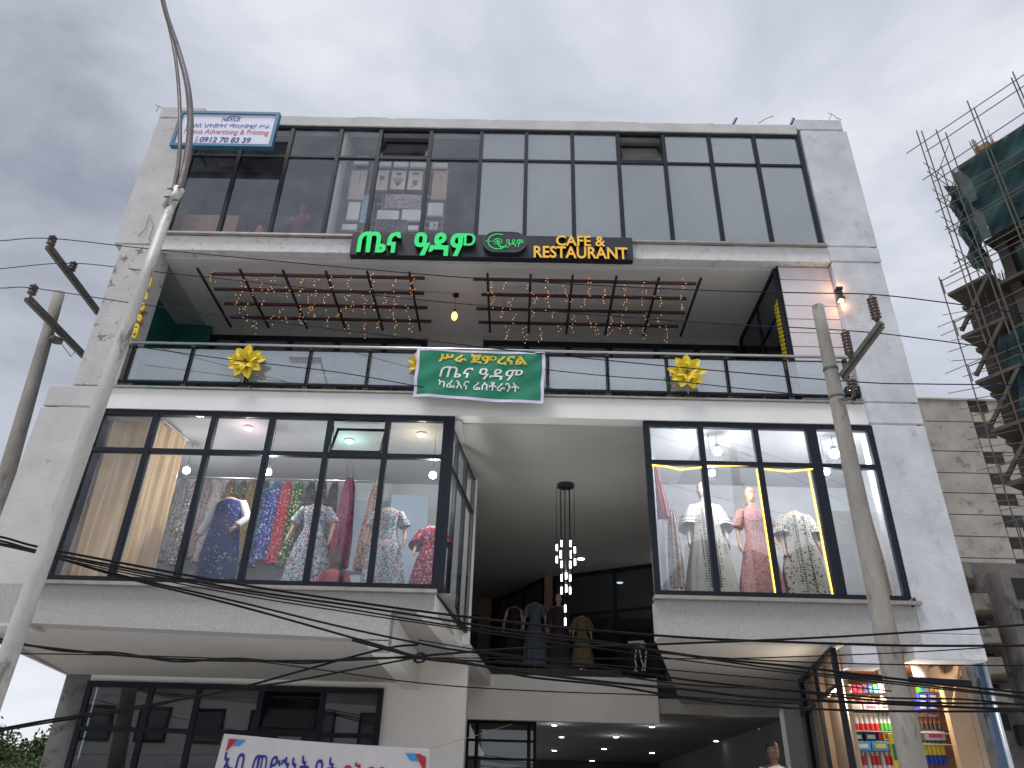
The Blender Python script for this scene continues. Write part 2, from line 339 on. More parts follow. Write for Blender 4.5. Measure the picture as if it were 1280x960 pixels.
# window under the entrance slab
ex0,ex1=at(583,905,8)[0],at(664,905,8)[0]
window([ex0,ex0+.25,ex1-.05,ex1+.12],[.2,at(600,948,8)[2],at(600,925,8)[2],at(600,900,8)[2]],8,G_gnd,'dark glazed shopfront beneath the entrance slab',fw_=.08,outer=.07)
# lips under the shop windows
part(MB().box(-6.88,-1.14,-.09,.08,4.325,4.375),'window_sill',sillm); part(MB().box(1.96,5.74,-.09,.08,4.325,4.375),'window_sill',sillm)
# textured bands under the shop windows
part(MB().hexa([(-7.82,-.003,3.80),(-1.77,-.003,3.675),(-1.77,.3,3.675),(-7.82,.3,3.80),(-7.82,-.003,4.322),(-1.77,-.003,4.322),(-1.77,.3,4.322),(-7.82,.3,4.322)]).box(-1.768,-1.17,-.003,.3,4.09,4.322),'render_band',rough_pl)
part(MB().box(1.985,5.655,-.003,.3,3.80,4.322),'render_band',rough_pl)
# right end of the left bay: side glazing and its sloping base
P0=Vector((-1.15,0,0)); P1=Vector((-.84,2.6,0)); P2=Vector((-.53,6.9,0))
def sidewall(mb,A,Bp,z0,z1,t=.08):
    d=(Bp-A).normalized(); n=Vector((-d.y,d.x,0))*t
    return mb.hexa([A+Vector((0,0,z0)),Bp+Vector((0,0,z0)),Bp+n+Vector((0,0,z0)),A+n+Vector((0,0,z0)),A+Vector((0,0,z1)),Bp+Vector((0,0,z1)),Bp+n+Vector((0,0,z1)),A+n+Vector((0,0,z1))])
sw=part(MB().box(-1.148,-1.06,.02,.11,4.38,7.195),'side_window',framem,label='glazed return of the left bay facing the entrance')
for k in range(4):
    a=P0.lerp(P1,(k)/3*.97+.03); b=P0.lerp(P1,min(1,(k+1)/3*.97+.03))
    if k: sidewall(MB(),a-(P1-P0).normalized()*.03,a+(P1-P0).normalized()*.03,4.32,7.19,.07).build('mullion',framem,sw)
    if k<3:
        sidewall(MB(),a+(b-a)*.03,b-(b-a)*.03,4.4,6.44,.008).build('pane',G_shop,sw); sidewall(MB(),a+(b-a)*.03,b-(b-a)*.03,6.52,7.12,.008).build('pane',G_shop,sw)
        for z,h in ((4.32,.08),(6.44,.08),(7.12,.07)): sidewall(MB(),a,b,z,z+h,.06).build('transom',framem,sw)
mb=MB(); sidewall(mb,P0+Vector((-.015,.0,0)),P2,4.06,4.318,.25); part(mb,'side_beam',white)
part(MB().box(-.98,-.80,2.62,2.85,4.13,7.2),'column',white)
mb=MB().box(-2.05,-1.75,.302,3.98,3.55,4.085); part(mb,'soffit_beam',white); part(MB().box(-2.05,-1.772,-.003,.3,3.55,3.66),'beam_end',rough_pl)
part(MB().box(-1.748,-1.0,.302,6.88,4.09,4.12),'soffit',soffm)
part(MB().add([(-7.82,.3,3.80),(-2.05,.3,3.70),(-2.05,4.0,3.68),(-8.35,4.0,3.68)],[(0,3,2,1)]),'soffit',soffm,solid=.02)
part(MB().hexa([(-7.83,.3,3.7),(-7.78,.3,3.7),(-8.3,4.1,3.66),(-8.38,4.1,3.66),(-7.83,.3,7.2),(-7.78,.3,7.2),(-8.3,4.1,7.2),(-8.38,4.1,7.2)]),'side_wall',plaster)
# ground floor wall set back under the bay
gl=gx[0]; gr=gx[-1]
mb=MB().box(-8.33,gl,4.0,4.3,0,3.68)
part(mb,'ground_wall',mat('grimy_grey_wall',(.15,.15,.15),.9,.2,1.5,.05,20,spots=((.05,.05,.045),3,.5,.66)))
part(MB().box(gl,gr,4.0,4.3,3.563,3.68).box(gl,gr,4.0,4.2,0,1.195),'ground_wall',whitew)
part(MB().box(gr,-.88,4.0,4.3,0,3.55).box(gr,-1.5,4.001,4.3,3.55,4.08).box(-1.5,-.88,4.001,4.3,3.552,4.085),'ground_wall',whitew)
part(MB().hexa([(-.95,4.3,0),(-.88,4.3,0),(-1.12,9,0),(-1.2,9,0),(-.95,4.3,4.05),(-.88,4.3,4.05),(-1.12,9,4.05),(-1.2,9,4.05)]),'ground_wall',whitew)
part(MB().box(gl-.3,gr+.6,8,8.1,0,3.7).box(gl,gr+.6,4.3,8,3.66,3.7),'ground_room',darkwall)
part(MB().box(gl+.02,gl+.1,4.32,8,0,3.65),'ground_partition',greywall)
# right wing: ceiling over the open ground floor
part(MB().prism([(2.0,.3),(6.45,.3),(6.45,7.1),(3.70,7.1)],3.80,3.84),'soffit',soffm)
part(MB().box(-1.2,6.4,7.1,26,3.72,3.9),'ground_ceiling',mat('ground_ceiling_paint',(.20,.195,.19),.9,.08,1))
zb=at(823,905,6.9)[2]; xr=at(823,880,6.9)[0]
part(MB().box(-1.1,xr,6.9,7.09,zb,4.30),'entrance_slab',whitew)
part(MB().box(xr-.35,6.4,7.0,7.08,3.6,3.9),'ground_ceiling_edge',soffm)
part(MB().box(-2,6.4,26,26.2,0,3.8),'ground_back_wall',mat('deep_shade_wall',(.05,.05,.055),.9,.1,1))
px_=at(985,930,6.5)[0]; part(MB().box(px_,px_+.35,6.5,6.8,0,3.79),'column',whitew)
# entrance void: high ceiling, angled lobby glazing and lobby floor
part(MB().box(-3,6.4,.25,14,7.17,7.21),'entrance_ceiling',mat('entrance_ceiling_paint',(.45,.45,.435),.9,.07,.8,.02,8))
part(MB().box(-1.2,4.5,7.1,14,4.2,4.28),'lobby_floor',floorm)
wallbk=mat('lobby_beige_wall',(.30,.22,.165),.85,.06,1)
cpt=atz(685,722,7.15); lpt=atz(615,752,7.15); rpt=atz(815,705,7.15); rpt=rpt+(rpt-cpt)*.06
for A,Bv,n_,lab in ((lpt,cpt+Vector((-.12,.06,0)),2,'angled lobby glazing left of the column'),(cpt+Vector((.12,-.08,0)),rpt,3,'angled lobby glazing right of the column')):
    A=Vector((A.x,A.y,0)); Bv=Vector((Bv.x,Bv.y,0)); d=(Bv-A); 
    lw_=part(sidewall(MB(),A,Bv,7.06,7.165,.07),'lobby_window',framem,label=lab); sidewall(MB(),A,Bv,4.28,4.40,.07).build('bottom_frame',framem,lw_)
    fr=[0,.10,.58,.97] if n_==3 else [0,.62,.98]
    for f in fr: sidewall(MB(),A+d*f,A+d*f+d.normalized()*.08,4.4,7.06,.07).build('mullion',framem,lw_)
    for i in range(len(fr)-1):
        a=A+d*fr[i]+d.normalized()*.081; b=A+d*fr[i+1]-d.normalized()*.001
        sidewall(MB(),a,b,6.05,6.12,.06).build('transom',framem,lw_)
        for z0,z1 in ((4.4,6.05),(6.12,7.06)): sidewall(MB(),a,b,z0,z1,.008).build('pane',G_dark,lw_)
part(MB().box(cpt.x-.10,cpt.x+.10,cpt.y-.2,cpt.y-.02,4.28,7.165),'column',wallbk)
part(MB().box(lpt.x-.35,lpt.x-.05,lpt.y-.3,lpt.y,4.28,7.165),'column',wallbk)
part(MB().box(-3.06,-3,2.98,14,4.1,7.2).box(-3,-1.2,2.98,14,4.15,4.2),'lobby_side_wall',wallbk)
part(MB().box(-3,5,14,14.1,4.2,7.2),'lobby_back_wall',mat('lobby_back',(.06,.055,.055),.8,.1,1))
# right shop side facing the entrance, splayed
mb=MB(); sidewall(mb,Vector((2.0,.12,0)),Vector((3.62,6.9,0)),3.81,7.17,-.1); part(mb,'shop_side_wall',mat('shop_side',(.36,.36,.38),.8,.05,1))
# shop interiors
def room(x0,x1,y0,y1,z0,z1,wm,cm,fm,nm,left=True,right=True):
    mb=MB().box(x0,x1,y1,y1+.06,z0,z1)
    if left: mb.box(x0-.06,x0,y0,y1,z0,z1)
    if right: mb.box(x1,x1+.06,y0,y1,z0,z1)
    part(mb,nm+'_wall',wm); part(MB().box(x0,x1,y0,y1,z1,z1+.03),nm+'_ceiling',cm); part(MB().box(x0,x1,y0,y1,z0-.03,z0),nm+'_floor',fm)
room(-6.86,-.95,.13,2.9,4.37,7.16,shopwhite,mat('shop_ceiling',(.50,.50,.52),.85,.05,1),floorm,'shop',right=False)
room(3.0,6.2,.13,2.6,4.37,7.16,shopwhite,MATS['shop_ceiling'],floorm,'shop',left=False)
part(MB().add([(2.0,.13,7.155),(3.0,.13,7.155),(3.0,2.6,7.155),(2.5,2.6,7.155)],[(0,3,2,1)]).add([(2.05,.13,4.37),(3.0,.13,4.37),(3.0,2.6,4.37),(2.55,2.6,4.37)],[(0,1,2,3)]).box(2.5,3,2.6,2.66,4.37,7.16),'shop_corner',shopwhite)
# mirror panel / door in the back of the left shop
part(MB().box(-2.35,-1.65,2.3,2.34,4.4,6.7).box(-3.25,-2.35,2.78,2.86,5.4,6.75),'wall_mirror',mat('pale_blue_panel',(.42,.50,.62),.25,.05,1))
# top floor rooms
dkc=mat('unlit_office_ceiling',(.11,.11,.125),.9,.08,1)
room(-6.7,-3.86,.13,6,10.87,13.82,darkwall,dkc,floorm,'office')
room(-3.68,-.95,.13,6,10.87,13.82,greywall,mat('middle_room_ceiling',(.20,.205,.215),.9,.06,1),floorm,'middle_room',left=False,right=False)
room(-.85,5.55,.13,6,10.87,13.82,officec,officec,floorm,'right_room')
part(MB().box(-3.80,-3.70,.14,6,10.87,13.81),'partition_wall',white); part(MB().box(-.93,-.87,.14,6,10.87,13.81),'partition_wall',white)
# rail of the display wall behind the pictures is a thing; see below
# balcony back glazing
def bwin(x0,x1,xs,lab):
    w=part(MB().box(x0,x1,2.6,2.68,10.22,10.33).box(x0,x1,2.6,2.68,7.6,7.75),'cafe_window',framem,label=lab)
    for x in xs: MB().box(x-.06,x+.06,2.598,2.69,7.75,10.22).build('mullion',framem,w)
    for a,b in zip(xs[:-1],xs[1:]): MB().box(a+.06,b-.06,2.63,2.64,7.75,10.22).build('pane',glass('cafe_glass',(.45,.47,.48),.22,sky_veil=.10) if 'cafe_glass' not in MATS else MATS['cafe_glass'],w)
    part(MB().box(x0,x1,2.66,2.74,10.33,10.485),'back_wall',greywall)
bwin(-6.6,-2.0,[-6.54]+[atz(p,415,10.3)[0] for p in (302,361,420,479)]+[-2.06],'dark cafe glazing behind the balcony, left half')
bwin(-.82,4.6,[-.76]+[atz(p,425,10.3)[0] for p in (659,711,763,822,873)]+[4.54],'dark cafe glazing behind the balcony, right half')
# glass partition and shiplap cladding at the right end of the balcony
gp=part(MB().bar((4.62,.2,10.45),(4.62,2.58,10.45),.06,.06).bar((4.62,.2,7.6),(4.62,.2,10.42),.06).bar((4.62,2.58,7.6),(4.62,2.58,10.42),.06).bar((4.62,1.35,7.6),(4.62,1.35,10.42),.05).bar((4.62,.23,9.6),(4.62,2.55,9.6),.05),'glass_partition',framem)
MB().box(4.615,4.625,.24,2.54,7.62,10.41).build('pane',G_dark,gp)
cl=part(MB().box(4.66,5.6,.16,.24,7.6,10.49),'cladding',mat('cladding_board',(.3,.28,.29),.8,.05,2))
shp=mat('shiplap_paint',(.66,.62,.645),.6,.05,5,.02,20)
for i in range(10):
    z=7.61+i*.288; MB().box(4.665,5.59,.14,.16,z,z+.272).build('plank',shp,cl,bevel=.004)
part(MB().box(4.64,4.662,.13,.25,7.6,10.49),'corner_trim',framem)
# ================================================================== BALUSTRADE
RL=thing('balcony_railing','glass balcony railing with silver handrail across the cafe front','railing',(-.6,.0,7.605))
MB().tube([(-6.70,-.02,8.45),(5.58,-.02,8.45)],.026,10).build('handrail',steel,RL,smooth=True)
MB().tube([(-6.70,.03,8.385),(5.58,.03,8.385)],.008,6).build('thin_rail',framem,RL)
MB().box(-6.70,5.58,-.01,.05,7.70,7.735).build('bottom_rail',framem,RL)
rail_iron=mat('dark_rail_iron',(.045,.047,.055),.5,.2,6,metal=.5)
pxs=[168+73.8*i for i in range(13)]; pX=[min(5.45,at(p,436+.011*(p-168))[0]) for p in pxs]
for x in pX:
    MB().box(x-.024,x-.016,-.025,.03,7.61,8.42).box(x+.016,x+.024,-.025,.03,7.61,8.42).box(x-.045,x+.045,-.035,.05,7.606,7.655).box(x-.034,x+.034,-.035,.035,8.375,8.41).build('post',rail_iron,RL)
for a,b in zip(pX[:-1],pX[1:]): MB().box(a+.032,b-.032,.008,.018,7.74,8.36).build('glass_panel',G_rail,RL)
# ================================================================== SIGNS
board=mat('black_sign_panel',(.022,.025,.032),.35,.1,3)
sg=thing('restaurant_sign','long black fascia sign with raised green and amber letters above the balcony','sign',(-.6,-.1,10.4))
a=at(441,291,-.14); b=at(790,296,-.14); c=at(439,318,-.14); zt=(a.z+b.z)/2; zb_=c.z; xl,xr_=a.x,b.x
MB().box(xl,xr_,-.14,.0,zb_,zt).build('board',board,sg,bevel=.006)
green=mat('green_lit_acrylic',(.0,.62,.16),.4,.03,3,emit=(0,.8,.16),em=.22); amber=mat('amber_lit_acrylic',(.75,.42,.04),.4,.03,3,emit=(.9,.5,.05),em=.18)
black=mat('black_letter_return',(.01,.01,.012),.6,.1,3)
def pbox(x0,y0,x1,y1,Y):      # a text frame on a vertical plane, from the photo's corners
    O=at(x0,y1,Y); return O,Vector((at(x1,y1,Y).x-O.x,0,0)),Vector((0,0,at((x0+x1)/2,y0,Y).z-at((x0+x1)/2,y1,Y).z))
def channel(txt,fr,face,parent,dep=.09,off=.012,Y=-.14):
    vs,fs=text_geo(txt,off=off); O,U,V=fr; pv=fit(vs,O,U,V,Vector((0,0,0)))
    vs3,fs3=text_geo(txt,extr=.1,off=off)
    for il in islands(vs,fs):
        pass
    for geo,face_ in ((1,True),):
        for x0,x1,fl in islands(vs,fs):
            ids=sorted({i for f in fl for i in f}); ix={i:k for k,i in enumerate(ids)}
            lt=MB().add([pv[i]+Vector((0,-dep,0)) for i in ids],[tuple(ix[i] for i in f) for f in fl]).build('letter',face,parent)
            # returns: boundary edges swept back to the board
            cnt={}
            for f in fl:
                for p,q in zip(f,f[1:]+f[:1]): k=(min(p,q),max(p,q)); cnt[k]=cnt.get(k,0)+1
            mb=MB()
            for (p,q),n in cnt.items():
                if n==1: A,Bq=pv[p],pv[q]; mb.add([A+Vector((0,-dep,0)),Bq+Vector((0,-dep,0)),Bq+Vector((0,-.012,0)),A+Vector((0,-.012,0))],[(0,1,2,3)])
            mb.build('letter_side',black,lt)
channel('ጤና',pbox(445,290,499,315,-.28),green,sg,dep=.0,off=.03,Y=-.28) if 0 else None
def sign_text(txt,x0,y0,x1,y1,m,off,dep=.1):
    O,U,V=pbox(x0,y0,x1,y1,-.25); O.y=-.14-.0; channel(txt,(O,U,V),m,sg,dep,off)
sign_text('ጤና',445,289,499,315,green,.035,.11); sign_text('ዓዳም',516,290,593,319,green,.035,.11)
sign_text('CAFE &',695,293,757,306,amber,.022,.09); sign_text('RESTAURANT',667,306,785,321,amber,.022,.09)
# oval logo plate
O,U,V=pbox(603,292,658,318,-.17); Cn=O+U/2+V/2; w,h=U.x/2,V.z/2
ring=[(w-h+h*math.cos(t)) if abs(t)<=math.pi/2 else -(w-h)+h*math.cos(t) for t in [2*math.pi*(k+.5)/32-math.pi for k in range(32)]]
pts=[(rx,h*math.sin(2*math.pi*(k+.5)/32-math.pi)) for k,rx in enumerate(ring)]
def slab_xz(pts,c,y0,y1,sc=1): 
    n=len(pts); return MB().add([(c.x+p[0]*sc,y0,c.z+p[1]*sc) for p in pts]+[(c.x+p[0]*sc,y1,c.z+p[1]*sc) for p in pts],[tuple(range(n)),tuple(range(n,2*n))[::-1]]+[(i,i+n,(i+1)%n+n,(i+1)%n) for i in range(n)])
lp=slab_xz(pts,Cn,-.24,-.15).build('logo_plate',board,sg); lp2=MB()
for k in range(32): 
    p,q=pts[k],pts[(k+1)%32]; lp2.bar((Cn.x+p[0]*.97,-.243,Cn.z+p[1]*.95),(Cn.x+q[0]*.97,-.243,Cn.z+q[1]*.95),.006,.006)
lp2.build('plate_rim',mat('rim_grey',(.2,.2,.22),.4),lp)
lg=MB(); c0=Cn+Vector((-w*.32,-.10,0)); c0.y=-.246; rr=h*.72
for k in range(22):
    t0=math.radians(60+k*12.5); t1=math.radians(60+(k+1)*12.5); lg.bar(c0+Vector((rr*math.cos(t0),0,rr*math.sin(t0))),c0+Vector((rr*math.cos(t1),0,rr*math.sin(t1))),.016,.008,(0,1,0))
for k in range(26):
    t0=math.radians(k*360/26); t1=math.radians((k+1)*360/26); r2=rr*.42; lg.bar(c0+Vector((r2*math.cos(t0),0,r2*.9*math.sin(t0))),c0+Vector((r2*math.cos(t1),0,r2*.9*math.sin(t1))),.010,.008,(0,1,0))
lg.bar(c0+Vector((-rr*1.3,0,0)),c0+Vector((-rr*.5,0,0)),.010,.008,(0,1,0)); lg.bar(c0+Vector((0,0,-rr*.2)),c0+Vector((rr*.5,0,-rr)),.02,.008,(0,1,0)); lg.bar(c0+Vector((rr*.1,0,-rr*.6)),c0+Vector((rr*1.1,0,-rr*.75)),.014,.008,(0,1,0))
lg.build('emblem',green,lp)
vs,fs=text_geo('ዓዳም',off=.004); O2,U2,V2=pbox(633,299,654,308,-.246)
MB().add(fit(vs,O2,U2,V2,Vector((0,0,0))),fs).build('lettering',green,lp)
vs,fs=text_geo('ቅ',off=.01); MB().add(fit(vs,c0+Vector((-rr*.25,-.002,-rr*.3)),Vector((rr*.5,0,0)),Vector((0,0,rr*.6)),Vector((0,0,0))),fs).build('lettering',green,lp)
# advertising board on the roof corner
ad=thing('advertising_board','white advertising board with teal frame and blue phone number at the roof corner','sign',(-6.3,-.3,13.3))
A=at(213,182,-.35); Bq=at(340,181,-.35); Tl=at(232,140,-.35); x0,x1,z0,z1=A.x,Bq.x,A.z,Tl.z
MB().box(x0,x1,-.35,-.29,z0,z1).build('panel',mat('printed_white_vinyl',(.62,.66,.80),.5,.03,3),ad)
fm=mat('teal_frame',(.02,.13,.25),.5,.1,3); fr=MB(); t=.055
fr.box(x0-.01,x1+.01,-.38,-.27,z0-.01,z0+t).box(x0-.01,x1+.01,-.38,-.27,z1-t,z1+.01).box(x0-.01,x0+t,-.379,-.271,z0+t,z1-t).box(x1-t,x1+.01,-.379,-.271,z0+t,z1-t); fr.build('frame',fm,ad)
MB().bar((x0+.4,-.27,z0+.2),(x0+.4,.02,z0+.2),.04).bar((x1-.3,-.27,z1-.1),(x1-.3,.02,z1-.1),.04).build('bracket',iron,ad,kind='stuff')
blue=mat('blue_ink',(.02,.03,.28),.6); redk=mat('red_ink',(.45,.03,.04),.6); whitek=mat('white_ink',(.8,.8,.8),.6); yelk=mat('yellow_ink',(.78,.55,.03),.6)
Wd=x1-x0; Hd=z1-z0
def adtext(s,u0,v0,u1,v1,m,off=0,sh=0): 
    vs,fs=text_geo(s,off=off,shear=sh); MB().add(fit(vs,Vector((x0+Wd*u0,-.354,z0+Hd*v0)),Vector((Wd*(u1-u0),0,0)),Vector((0,0,Hd*(v1-v0))),Vector((0,0,0))),fs).build('lettering',m,ad)
adtext('NEXUS',.43,.74,.62,.86,blue,.02,.3); adtext('ኔክሰስ ህትመትና ማስታወቂያ ሥራ',.09,.53,.93,.67,blue,.008,.1)
adtext('Nexus Advertising & Printing',.09,.31,.94,.50,redk,.004,.12); adtext('0912 70 83 39',.27,.11,.78,.27,blue,.03,.1)
sw_=MB(); 
for k in range(8):
    t0=math.radians(20+k*18); t1=math.radians(20+(k+1)*18); sw_.bar((x0+Wd*(.55+.06*math.cos(t0)),-.354,z0+Hd*(.84+.05*math.sin(t0))),(x0+Wd*(.55+.06*math.cos(t1)),-.354,z0+Hd*(.84+.05*math.sin(t1))),.012,.004,(0,1,0))
sw_.build('swoosh',blue,ad)
MB().box(x0+Wd*.225,x0+Wd*.25,-.356,-.352,z0+Hd*.11,z0+Hd*.28).build('phone_mark',mat('grey_ink',(.35,.4,.5),.6),ad)
# cloth banners
def banner(name,label,corn,m,border,lines,wave,hemw=.05,extra=None):
    TL,TR,BR,BL=corn; Ctr=(TL+BR)/2; o=thing(name,label,'banner',tuple(BL))
    def P(u,v,lift=0):
        p=BL.lerp(BR,u).lerp(TL.lerp(TR,u),v); d=wave(u,v); return p+Vector((d[0],d[1]-lift,d[2]))
    MB().grid(lambda u,v:P(u,v),60,24).build('cloth',m,o,smooth=True)
    if border:
        hb=MB(); n=60
        W_=(BR-BL).length; H_=(TL-BL).length; a=hemw/W_; b=hemw/H_
        hb.grid(lambda u,v:P(u,b*v,.004),n,1).grid(lambda u,v:P(u,1-b*.8*v,.004),n,1).grid(lambda u,v:P(a*v,u,.005),24,1).grid(lambda u,v:P(1-a*v,u,.005),24,1)
        hb.build('hem',border,o,kind='stuff')
    for s,u0,v0,u1,v1,mm,off,sh in lines:
        vs,fs=text_geo(s,off=off,shear=sh,res=4); xa=min(v.x for v in vs);xb=max(v.x for v in vs);ya=min(v.y for v in vs);yb=max(v.y for v in vs)
        MB().add([P(u0+(u1-u0)*(v.x-xa)/(xb-xa),v0+(v1-v0)*(v.y-ya)/(yb-ya),.012) for v in vs],fs).build('lettering',mm,o)
    if extra: extra(P,o)
    return o
Yb=-.22; gb=[at(522,435,Yb),at(682,441,Yb),at(679,505,Yb),at(516,496,Yb)]
def wv(u,v):
    edge=.02*math.sin(u*9+1)*(1-v)+(-.035*math.sin(math.pi*u)*(v if v>.5 else 0)*.0)
    fold=.012*math.sin((u*1.3+v*.9)*7.5)*max(0,u-.15)+.008*math.sin((u*2-v*1.6)*9)+.012*math.exp(-((u-.12)/.05)**2)
    corner=.022*math.exp(-(((u-v*.55-.42)/.04)**2))*(v)+.014*math.exp(-(((u-v*.38-.60)/.03)**2))*v
    return (0.006*math.sin(v*12),-fold-corner,.012*math.sin(u*7)*(1-v)-.02*math.sin(math.pi*u)*v*.6)
banner('green_banner','green cloth banner with yellow and white lettering tied over the balcony rail',gb,mat('green_banner_cloth',(.014,.21,.125),.8,.08,3,.01,60),mat('lilac_hem',(.66,.62,.80),.7),
 [('ሥራ ጀምረናል',.17,.72,.86,.92,yelk,.03,0),('ጤና ዓዳም',.19,.42,.83,.64,whitek,.008,.1),('ካፌእና ሬስቶራንት',.19,.20,.81,.38,whitek,.006,.1)],wv)
Y2=1.2; wb=[at(280,917,Y2),at(537,936,Y2),at(533,1030,Y2),at(255,1015,Y2)]
def extra(P,o):
    for pts,mm in (([(.03,.94),(.075,.94),(.03,.76)],redk),([(.075,.94),(.115,.94),(.09,.85),(.055,.85)],mat('sky_blue_ink',(.05,.3,.7),.6)),([(.955,.92),(.985,.88),(.985,.66),(.93,.92)],redk),([(.885,.92),(.93,.92),(.955,.82),(.91,.82)],MATS['sky_blue_ink'] if 'sky_blue_ink' in MATS else mat('sky_blue_ink',(.05,.3,.7),.6))):
        MB().add([P(u,v,.012) for u,v in pts],[tuple(range(len(pts)))]).build('corner_mark',mm,o)
banner('white_banner','white cloth banner with blue and crimson lettering hung before the ground floor',wb,mat('white_banner_cloth',(.66,.64,.66),.7,.05,4),None,
 [('ኤቢ መድኃኒት ቤት',.03,.42,.57,.80,blue,.014,0),('በቅርብ ቀን',.60,.42,.93,.76,redk,.014,0)],lambda u,v:(0,-.02*math.sin(u*11)-.015*math.sin(u*23+v*4),-.018*math.sin(math.pi*u)*v),extra=extra)
tag(MB().tube([wb[1],at(590,921,2.6),at(640,905,4)],.004,5).build('banner_cord',mat('pale_cord',(.5,.45,.38),.8)),'pale cord pulling the upper right corner of the white banner','cord')
# yellow upright lettering on the left reveal of the balcony
def upright(name,label,x,ya,yb,z0,z1,txt):
    o=thing(name,label,'sign',(x,ya,z0)); vs,fs=text_geo(txt,extr=.02,off=.02)
    pv=fit(vs,Vector((x,ya,z1)),Vector((0,0,z0-z1)),Vector((0,yb-ya,0)),Vector((1,0,0)),.05)
    MB().add(pv,fs).build('lettering',mat('yellow_acrylic',(.80,.62,.03),.5,emit=(.8,.6,.02),em=.12),o); return o
yu=thing('upright_lettering','yellow upright lettering fixed to the left pier beside the balcony','sign',(-6.72,-.05,8.6))
vs,fs=text_geo('ጤና ዓዳም',extr=.02,off=.03)
A=at(190,345,-.04); Bq=at(167,424,-.04)
MB().add(fit(vs,Vector((A.x-.10,-.04,A.z)),Vector((Bq.x-A.x+.02,0,Bq.z-A.z)),Vector((.14,0,0)),Vector((0,-.05,0)),1),fs).build('lettering',mat('yellow_acrylic',(.80,.62,.03),.5),yu)
lt=thing('yellow_lattice','narrow yellow lattice strip on the glass partition by the pale cladding','decoration',(4.6,.3,8.4))
mb=MB()
for i in range(16):
    z=8.45+i*.085; mb.bar((4.59,.24,z),(4.59,.44,z+.085),.02,.012,(1,0,0)); mb.bar((4.588,.44,z),(4.588,.24,z+.085),.02,.012,(1,0,0))
mb.build('lattice',MATS['yellow_acrylic'],lt,kind='stuff')
# ================================================================== FLOWERS on the rail
petal=mat('yellow_petal',(.80,.60,.015),.6,.08,6)
pcore=mat('flower_core',(.10,.05,.02),.7)
def flower(x,y,s,lab,Yf=-.10,seed=1):
    c=at(x,y,Yf); o=thing('rail_flower',lab,'flower decoration',tuple(c),'yellow flowers on the balcony glass'); q=random.Random(seed)
    def pet(ang,l,w,lift):
        mb=MB(); d=Vector((math.cos(ang),0,math.sin(ang))); n=Vector((-d.z,0,d.x)); rows=[]
        for i in range(7):
            t=i/6; ww=w*math.sin(math.pi*min(1,t*.92+.04))**.8*(1-.15*t); yy=-lift*math.sin(t*2.6)-.02*t
            rows.append([c+d*(.02+l*t)+n*ww*k+Vector((0,yy+abs(k)*-.018,0)) for k in (-1,-.5,0,.5,1)])
        for r_ in rows: mb.v+=r_
        for i in range(6):
            for k in range(4): a=i*5+k; mb.f.append((a,a+1,a+6,a+5))
        mb.build('petal',petal,o,smooth=True)
        MB().bar(c+d*.05+Vector((0,-lift*.6,0)),c+d*l*.75+Vector((0,-lift*.95-.03,0)),.004).build('vein',pcore,o)
    for k in range(9): pet(2*math.pi*k/9+.1+q.uniform(-.08,.08),s*q.uniform(.9,1.08),s*.30,.03)
    for k in range(6): pet(2*math.pi*k/6+.4+q.uniform(-.1,.1),s*.62,s*.21,.07)
    MB().ball(c+Vector((0,-.08,0)),s*.09,s*.09).build('centre',pcore,o)
    MB().bar(c+Vector((0,.01,-s)),c+Vector((0,.01,-s*1.25)),.01).bar(c+Vector((-s*.7,.01,-s*.7)),c+Vector((-s*.8,.01,-s*.85)),.01).bar(c+Vector((s*.7,.01,-s*.7)),c+Vector((s*.8,.01,-s*.85)),.01).build('wire_tie',steel,o,kind='stuff')
flower(308,453,.30,'yellow flower on the left part of the balcony glass, left of the green banner',seed=2)
flower(858,467,.30,'yellow flower on the right part of the balcony glass, right of the green banner',seed=5)
flower(531,456,.27,'yellow flower mostly hidden behind the left edge of the green banner',Yf=-.03,seed=9)
# ================================================================== TRELLIS with fairy lights, pendant bulb
warm=emis('warm_led',(1,.45,.16),3.4)
def trellis(pxs,xa,xb,lab,seed):
    zt=10.12; q=random.Random(seed); ys=[.25,.72,1.19,1.66]; cx=[atz(p,378,zt).x for p in pxs]
    o=thing('ceiling_trellis',lab,'trellis',((xa+xb)/2,.95,zt),'timber grids under the balcony ceiling')
    for y in ys: MB().box(xa-q.uniform(0,.15),xb+q.uniform(-.05,.05),y-.022,y+.022,zt,zt+.05).build('long_bar',wood,o)
    for x in cx: MB().box(x-.022,x+.022,.02,1.95,zt-.032,zt-.002).build('cross_bar',mat('dark_timber',(.035,.018,.015),.6,.3,8),o)
    for x in (cx[0],cx[2],cx[-1]): MB().box(x-.005,x+.005,.7,.71,zt+.062,10.487).build('hanger',steel,o)
    l=MB(); wsr=MB()
    for k in range(len(cx)*7):
        x=xa+.15+(xb-xa-.3)*k/(len(cx)*7-1)+q.uniform(-.08,.08); y=ys[k%4]+q.uniform(-.15,.15); n=q.randint(3,7); p=Vector((x,y,zt)); prev=p
        for i in range(n):
            p=Vector((x+q.uniform(-.05,.05),y+.10*i*q.choice((0,1,1))*.3+q.uniform(-.03,.03),zt-.045*i)); l.ball(p,.0052,n=4,m=3); wsr.bar(prev,p,.0015); prev=p
    so_=thing('fairy_lights','warm fairy lights draped from the '+('left' if seed==1 else 'right')+' timber grid of the balcony ceiling','string lights',((xa+xb)/2,.95,zt))
    l.build('led',warm,so_,kind='stuff'); wsr.build('wire',mat('copper_wire',(.15,.07,.03),.5),so_,kind='stuff')
trellis([272,321,371,421,469.5,519],-5.75,-1.85,'left timber grid with fairy lights hanging under the balcony ceiling',1)
trellis([611,662,712,764,815,865],-.78,3.12,'right timber grid with fairy lights hanging under the balcony ceiling',2)
